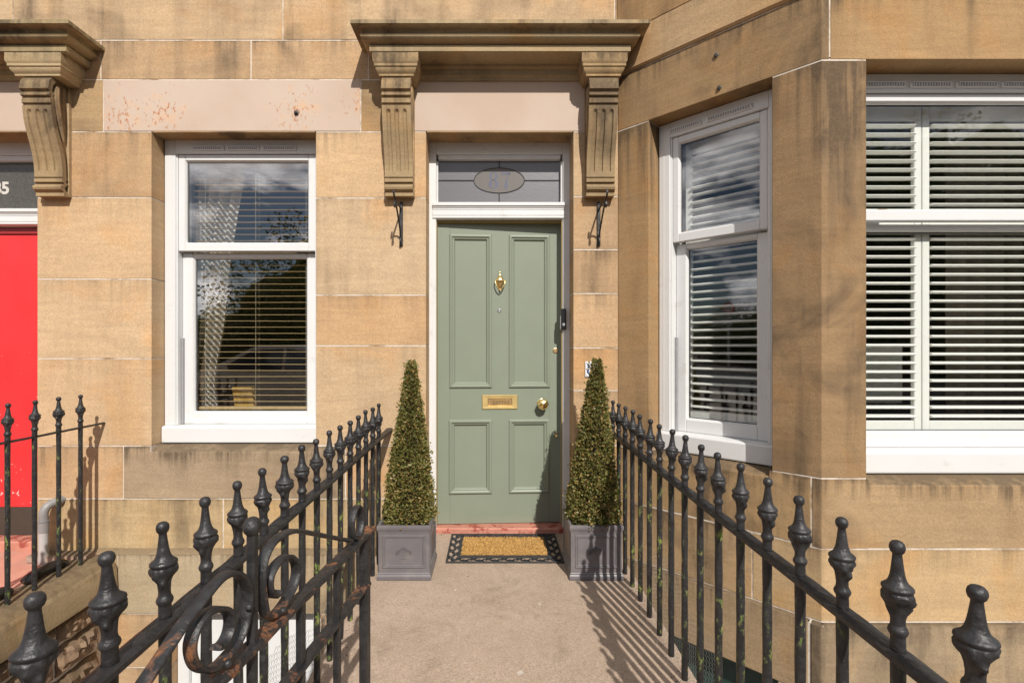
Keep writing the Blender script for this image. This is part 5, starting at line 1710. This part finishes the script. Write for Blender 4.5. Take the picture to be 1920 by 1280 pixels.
# ------------------------------------------------------------------ doormat
mat_t = thing('doormat', 'coir doormat with black openwork rubber border at the green door', 'doormat', (0.04, 3.22, slope(3.22)))
MX0, MX1, MY0, MY1 = -0.288, 0.427, 2.99, 3.43
zf = lambda y: slope(y) + 0.002
mb = MB()
def mat_box(x0, x1, y0, y1, h0, h1, c=0.002):
    mb.rbox(lambda a, b, d: (x0 + (x1 - x0) * a, y0 + (y1 - y0) * b, slope(y0 + (y1 - y0) * b) + h0 + (h1 - h0) * d), (x1 - x0, y1 - y0, h1 - h0), c)
B = 0.088; e = 0.012
mat_box(MX0, MX1, MY0, MY0 + e, 0.001, 0.010); mat_box(MX0, MX1, MY1 - e, MY1, 0.001, 0.010)
mat_box(MX0, MX0 + e, MY0 + e, MY1 - e, 0.001, 0.010); mat_box(MX1 - e, MX1, MY0 + e, MY1 - e, 0.001, 0.010)
i0, i1, j0, j1 = MX0 + B, MX1 - B, MY0 + B, MY1 - B * 0.8
mat_box(i0 - 0.022, i1 + 0.022, j0 - 0.018, j0 + 0.006, 0.001, 0.011); mat_box(i0 - 0.022, i1 + 0.022, j1 - 0.006, j1 + 0.018, 0.001, 0.011)
mat_box(i0 - 0.022, i0 + 0.004, j0 + 0.006, j1 - 0.006, 0.001, 0.011); mat_box(i1 - 0.004, i1 + 0.022, j0 + 0.006, j1 - 0.006, 0.001, 0.011)
mb.build('rubber_frame', MAT['rubber'], mat_t)
# scrollwork between the two frames
mb = MB()
def scroll(cx, cy, r, a0, sgn):
    pts = []
    for i in range(15):
        t = i / 14
        rad = r * (1 - 0.72 * t)
        a = a0 + sgn * t * 4.6
        x, y = cx + rad * math.cos(a), cy + rad * math.sin(a)
        pts.append((x, y, slope(y) + 0.0055))
    mb.tube(pts, [0.0056 * (1 - 0.35 * i / 14) for i in range(15)], 6)
def run(xa, ya, xb, yb, wid):
    ln = math.hypot(xb - xa, yb - ya); n = max(2, int(ln / 0.046))
    for i in range(n):
        t = (i + 0.5) / n
        x = xa + (xb - xa) * t; y = ya + (yb - ya) * t
        s = 1 if i % 2 else -1
        nx_, ny_ = -(yb - ya) / ln, (xb - xa) / ln
        scroll(x + nx_ * s * wid * 0.12, y + ny_ * s * wid * 0.12, 0.024, math.atan2(ny_ * s, nx_ * s), s)
        scroll(x - nx_ * s * wid * 0.25 + (xb - xa) / ln * 0.02, y - ny_ * s * wid * 0.25 + (yb - ya) / ln * 0.02, 0.016, math.atan2(-ny_ * s, -nx_ * s), -s)
run(MX0 + 0.03, MY0 + 0.040, MX1 - 0.03, MY0 + 0.040, 0.05)
run(MX0 + 0.03, MY1 - 0.032, MX1 - 0.03, MY1 - 0.032, 0.045)
run(MX0 + 0.038, MY0 + 0.03, MX0 + 0.038, MY1 - 0.03, 0.05)
run(MX1 - 0.038, MY0 + 0.03, MX1 - 0.038, MY1 - 0.03, 0.05)
mb.build('openwork_border', MAT['rubber'], mat_t, 60)
# coir: a dense pile of short tufts
mb = MB()
rr = random.Random(2)
mat_box(i0 - 0.002, i1 + 0.002, j0 - 0.002, j1 + 0.002, 0.001, 0.010, 0)
x = i0
for q in range(9000):
    x = rr.uniform(i0, i1); y = rr.uniform(j0, j1)
    h = rr.uniform(0.012, 0.019)
    a = rr.uniform(0, 6.28); t1 = rr.uniform(0, 0.008)
    c = Vector((x, y, slope(y) + 0.009)); tip = c + Vector((math.cos(a) * t1, math.sin(a) * t1, h - 0.009))
    b = rr.uniform(0, 6.28); s = Vector((math.cos(b), math.sin(b), 0)) * 0.0022
    bb = len(mb.v)
    mb.v += [tuple(c - s), tuple(c + s), tuple(tip + s * 0.6), tuple(tip - s * 0.6)]
    mb.f.append((bb, bb + 1, bb + 2, bb + 3))
coir = mb.build('coir_pile', MAT['coir'], mat_t)

# ------------------------------------------------------------------ small fittings on the wall
def basket_hook(x, label, side):
    t = thing('basket_bracket', label, 'bracket', (x, YW, 2.12), 'black iron hanging basket brackets')
    z0, z1 = 1.965, 2.262
    mb = MB(); mb.box((x - 0.0115, YW - 0.008, z0), (x + 0.0115, YW - 0.0005, z1), 0.004)
    for z in (z0 + 0.016, z1 - 0.016):
        mb.lathe([(0.007, 0), (0.007, 0.003), (0.003, 0.006)], (x, YW - 0.008, z), 10, 'Y')
    mb.build('wall_strap', MAT['iron'], t, 30)
    ya = YW - 0.235
    zt = 2.215
    mb = MB()
    mb.bar(spline([(x, YW - 0.008, zt - 0.005), (x, YW - 0.09, zt), (x, ya + 0.03, zt + 0.004), (x, ya, zt + 0.012), (x, ya - 0.018, zt + 0.030), (x, ya - 0.012, zt + 0.048), (x, ya + 0.004, zt + 0.050)], 5), (1, 0, 0), 0.0055, 0.0030, 0.4)
    mb.build('arm', MAT['iron'], t, 40)
    mb = MB()
    pts = spline([(x, YW - 0.010, z0 + 0.055), (x, YW - 0.06, z0 + 0.115), (x, YW - 0.13, z0 + 0.185), (x, ya + 0.035, zt - 0.006)], 12)
    mb.bar(pts, (1, 0, 0), 0.0050, 0.0045, 0.3, twist=lambda s: 14 * max(0, min(1, (s - 0.2) / 0.6)))
    mb.build('twisted_brace', MAT['iron'], t, 40)
    mb = MB()
    mb.bar(spline([(x, YW - 0.010, z0 + 0.060), (x, YW - 0.026, z0 + 0.050), (x, YW - 0.034, z0 + 0.030), (x, YW - 0.024, z0 + 0.012), (x, YW - 0.012, z0 + 0.016)], 5), (1, 0, 0), 0.0055, 0.0028, 0.4)
    mb.bar(spline([(x, ya + 0.035, zt - 0.004), (x, ya + 0.012, zt - 0.018), (x, ya + 0.008, zt - 0.04), (x, ya + 0.026, zt - 0.048), (x, ya + 0.034, zt - 0.034)], 5), (1, 0, 0), 0.0055, 0.0028, 0.4)
    mb.build('curl', MAT['iron'], t, 40)
basket_hook(-0.612, 'black iron basket bracket under the console left of the door', -1)
basket_hook(0.700, 'black iron basket bracket under the console right of the door', 1)

t = thing('house_number_plate', 'small white enamel number plate with a blue 8, half hidden by the right box cone', 'sign', (fx(1112), YW, fz(692)))
mb = MB(); mb.box((fx(1097), YW - 0.007, fz(706.5)), (fx(1127), YW - 0.0008, fz(677.5)), 0.002); mb.build('enamel_plate', MAT['white_enamel'], t)
PL = Frame((0, YW - 0.007), (1, 0), (0, -1))
digits87(PL, fx(1112.5), fz(692), 0.066, 0.0006, 'number', MAT['blue_enamel'], t)
mb = MB()
for (px, py) in ((1099.5, 680), (1099.5, 704), (1124.5, 680), (1124.5, 704), (1112, 680), (1112, 704)):
    mb.lathe([(0.003, 0), (0.003, 0.0008), (0.001, 0.001)], (fx(px), YW - 0.007, fz(py)), 8, 'Y')
mb.build('corner_dot', MAT['blue_enamel'], t)

t = thing('door_bell', 'black video doorbell on the right jamb of the green door', 'doorbell', (0.49, YF, 1.5))
z0, z1 = ffz(618), ffz(579)
mb = MB(); mb.box((0.472, YF - 0.024, z0), (0.506, YF - 0.0005, z1), 0.004); mb.build('bell_body', MAT['black_plastic'], t)
mb = MB(); mb.box((0.466, YF - 0.018, z0 + 0.002), (0.4715, YF - 0.004, z0 + 0.095), 0.002); mb.build('side_plate', MAT['grey_plastic'], t)
mb = MB(); mb.lathe([(0.010, 0), (0.010, 0.003), (0.007, 0.004), (0.001, 0.004)], (0.489, YF - 0.024, z0 + 0.035), 14, 'Y'); mb.build('push_button', MAT['grey_plastic'], t)

# grit and crumbs of dead leaf gathered along the edges of the path
mb = MB()
rr = random.Random(19)
for i in range(900):
    side_ = rr.random()
    if side_ < 0.45:
        x = 0.735 + rr.gauss(0, 0.022); y = rr.uniform(1.2, 3.25)
    elif side_ < 0.85:
        x = -0.665 + rr.gauss(0, 0.022); y = rr.uniform(1.2, 3.25)
    elif side_ < 0.95:
        x = rr.uniform(-0.38, 0.48); y = 3.435 + rr.gauss(0, 0.008)
    else:
        x = rr.uniform(-0.6, 0.7); y = rr.uniform(1.6, 3.1)
    x = min(max(x, -0.728), 0.798)
    r = rr.uniform(0.0012, 0.0042) * (1.6 if rr.random() < 0.06 else 1)
    c = Vector((x, y, slope(y) + r * 0.3)); a = rr.uniform(0, 6.28)
    b = len(mb.v)
    for k in range(4):
        mb.v.append((c.x + r * rr.uniform(0.7, 1.3) * math.cos(a + k * 1.57), c.y + r * rr.uniform(0.7, 1.3) * math.sin(a + k * 1.57), c.z - r * 0.3 + 0.0002))
    mb.v.append((c.x, c.y, c.z + r * rr.uniform(0.3, 0.7)))
    mb.f += [(b, b + 1, b + 4), (b + 1, b + 2, b + 4), (b + 2, b + 3, b + 4), (b + 3, b, b + 4)]
tag(mb.build('path_grit', m_leaf('grit_and_dead_leaf', [(0.10, 0.075, 0.055), (0.26, 0.21, 0.16), (0.40, 0.34, 0.28), (0.20, 0.11, 0.05), (0.09, 0.06, 0.04)], 0.9), None, origin=(0.03, 2.3, 0)), 'fine grit and dead leaf crumbs along the path edges', 'grit', kind='stuff')

# small cushion of moss by the left railing
mb = MB()
rr = random.Random(8)
for i in range(900):
    v = Vector((rr.gauss(0, 1), rr.gauss(0, 1), abs(rr.gauss(0, 1)))).normalized()
    c = Vector((-0.628, 1.86, slope(1.86))) + Vector((v.x * 0.017, v.y * 0.017, v.z * 0.024))
    q = v.orthogonal().normalized() * 0.0022
    b = len(mb.v)
    mb.v += [tuple(c - q), tuple(c + q), tuple(c + v * 0.006)]
    mb.f.append((b, b + 1, b + 2))
tag(mb.build('moss_tuft', MAT['tree_leaf'], None, origin=(-0.628, 1.86, slope(1.86))), 'small round tuft of moss on the left edge of the path', 'moss')

# ------------------------------------------------------------------ the street behind, as the windows reflect it
def EAST(x):
    return 7.0 * max(0, min(1, (x - 4.5) / 3.0)) + 2.4 * math.exp(-((x + 8.2) / 1.3) ** 2)  # east end raised to darken the front bay reflection; the bump is a tree
rr = random.Random(11)
mb = MB()
for i in range(150000):
    x = rr.uniform(-42, 22)
    y = -rr.uniform(13, 19)
    top = 4.0 + 2.6 * mnoise.noise(Vector((x * 0.16, 3, 0))) + 1.2 * mnoise.noise(Vector((x * 0.6, 7, 0))) + EAST(x)
    z = rr.uniform(-0.2, 1) ** 1 * top
    if mnoise.noise(Vector((x * 0.55, y * 0.55, z * 0.55))) < -0.05 and z > top * 0.68:
        continue
    c = Vector((x, y, z)); a = Vector((rr.uniform(-1, 1), rr.uniform(-1, 1), rr.uniform(-1, 1))).normalized(); b_ = a.orthogonal().normalized()
    s = rr.uniform(0.055, 0.115)
    k = len(mb.v)
    mb.v += [tuple(c - a * s), tuple(c + b_ * s * 0.6), tuple(c + a * s), tuple(c - b_ * s * 0.6)]
    mb.f.append((k, k + 1, k + 2, k + 3))
gx, gz = 150, 14  # solid sheet added among the leaves to keep bright sky out of reflections
b0 = len(mb.v)
for i in range(gx + 1):
    x = -44 + 68 * i / gx
    top = 3.3 + 2.4 * mnoise.noise(Vector((x * 0.16, 3, 0))) + 1.0 * mnoise.noise(Vector((x * 0.6, 7, 0))) + EAST(x)
    for j in range(gz + 1):
        z = -0.2 + (top + 0.2) * j / gz
        mb.v.append((x, -16.5 + 1.6 * mnoise.noise(Vector((x * 0.7, z * 0.9, 4))), z))
for i in range(gx):
    for j in range(gz):
        a_ = b0 + i * (gz + 1) + j
        mb.f.append((a_, a_ + 1, a_ + gz + 2, a_ + gz + 1))
me = bpy.data.meshes.new('tree_belt'); me.from_pydata(mb.v, [], mb.f); me.materials.append(MAT['tree_leaf'])
tb = bpy.data.objects.new('tree_belt', me); COL.objects.link(tb)
tag(tb, 'belt of dark leafy trees across the street, seen only as reflections in the windows, east end raised to darken them', 'trees', kind='stuff')

car = thing('parked_car', 'silver blue car parked at the kerb, seen only as a reflection in the left window', 'car', (-3.9, -3.75, -0.18))
side = [(-2.1, 0.45), (-2.05, 0.75), (-1.7, 0.90), (-1.05, 0.98), (-0.35, 1.40), (0.25, 1.50), (1.0, 1.47), (1.65, 1.12), (2.02, 0.98), (2.1, 0.55), (2.0, 0.28), (-2.0, 0.26)]
mb = MB()
NW = 7
for j in range(NW):
    t_ = (j / (NW - 1) - 0.5) * 2
    for (x, z) in side:
        cab = max(0, (z - 0.95) / 0.5)
        hw_ = 0.86 - 0.17 * cab
        mb.v.append((-3.9 - x, -3.75 + t_ * hw_, -0.18 + z + 0.03 * (1 - t_ * t_)))
n = len(side)
for j in range(NW - 1):
    for i in range(n):
        mb.f.append((j * n + i, j * n + (i + 1) % n, (j + 1) * n + (i + 1) % n, (j + 1) * n + i))
mb.f += [tuple(range(n)), tuple(range((NW - 1) * n, NW * n))]
mb.build('body', MAT['car_paint'], car, 35)
mb = MB()
def cw(x, z, t_, o=0.006):
    cab = max(0, (z - 0.95) / 0.5)
    return (-3.9 - x, -3.75 + t_ * (0.86 - 0.17 * cab + o), -0.18 + z + 0.03 * (1 - t_ * t_))
for s in (-1, 1):
    mb.add([cw(-0.90, 1.02, s), cw(-0.30, 1.36, s), cw(0.30, 1.44, s), cw(0.30, 1.02, s)], [(0, 1, 2, 3)])
    mb.add([cw(0.38, 1.02, s), cw(0.38, 1.44, s), cw(0.98, 1.41, s), cw(1.45, 1.12, s), cw(1.40, 1.02, s)], [(0, 1, 2, 3, 4)])
mb.build('side_window', MAT['car_glass'], car)
mb = MB(); mb.add([cw(-1.01, 1.03, -0.86), cw(-1.01, 1.03, 0.86), cw(-0.40, 1.40, 0.86), cw(-0.40, 1.40, -0.86)], [(0, 1, 2, 3)]); mb.v = [(a + 0.01, b, c + 0.014) for a, b, c in mb.v]; mb.build('windscreen', MAT['car_glass'], car)
for (x, s) in ((-1.35, -1), (-1.35, 1), (1.3, -1), (1.3, 1)):
    mb = MB(); mb.lathe([(0.19, -0.09), (0.30, -0.10), (0.315, -0.07), (0.315, 0.07), (0.30, 0.10), (0.19, 0.09)], (-3.9 - x, -3.75 + s * 0.78, 0.135), 22, 'Y')
    wl = mb.build('wheel', MAT['rubber'], car, 40)
    mb = MB(); mb.lathe([(0.19, -0.092), (0.19, 0.092)], (-3.9 - x, -3.75 + s * 0.78, 0.135), 14, 'Y'); mb.build('rim', MAT['steel'], wl, 40)

sign = thing('speed_sign', 'round speed limit sign reading 20, reflected in the angled bay window', 'road sign', (-11.3, -2.85, -0.06))
SN = Vector((1.0, 0.46)).normalized()
SF = Frame((-11.26, -2.83), (-SN.y, SN.x), SN)
mb = MB(); mb.tube([(-11.3, -2.85, -0.06), (-11.3, -2.85, 2.75)], 0.038, 12); mb.build('pole', MAT['steel'], sign, 60)
def disc(r0, w0, mat, nm):
    mb = MB(); n = 32
    mb.v = [tuple(SF.P(r0 * math.cos(6.28319 * i / n), 2.53 + r0 * math.sin(6.28319 * i / n), w)) for w in (w0, w0 + 0.003) for i in range(n)]
    mb.f = [tuple(range(n)), tuple(range(n, 2 * n))] + [(i, (i + 1) % n, n + (i + 1) % n, n + i) for i in range(n)]
    mb.build(nm, mat, sign)
disc(0.165, 0.000, MAT['sign_red'], 'red_ring'); disc(0.128, 0.004, MAT['white_enamel'], 'sign_face')
mb = MB(); text_mesh(mb, '20', 0.18, lambda x, y, h: SF.P(x, 2.53 + y, 0.009 + h), 0.002, 0.003); mb.build('number', MAT['sign_black'], sign)
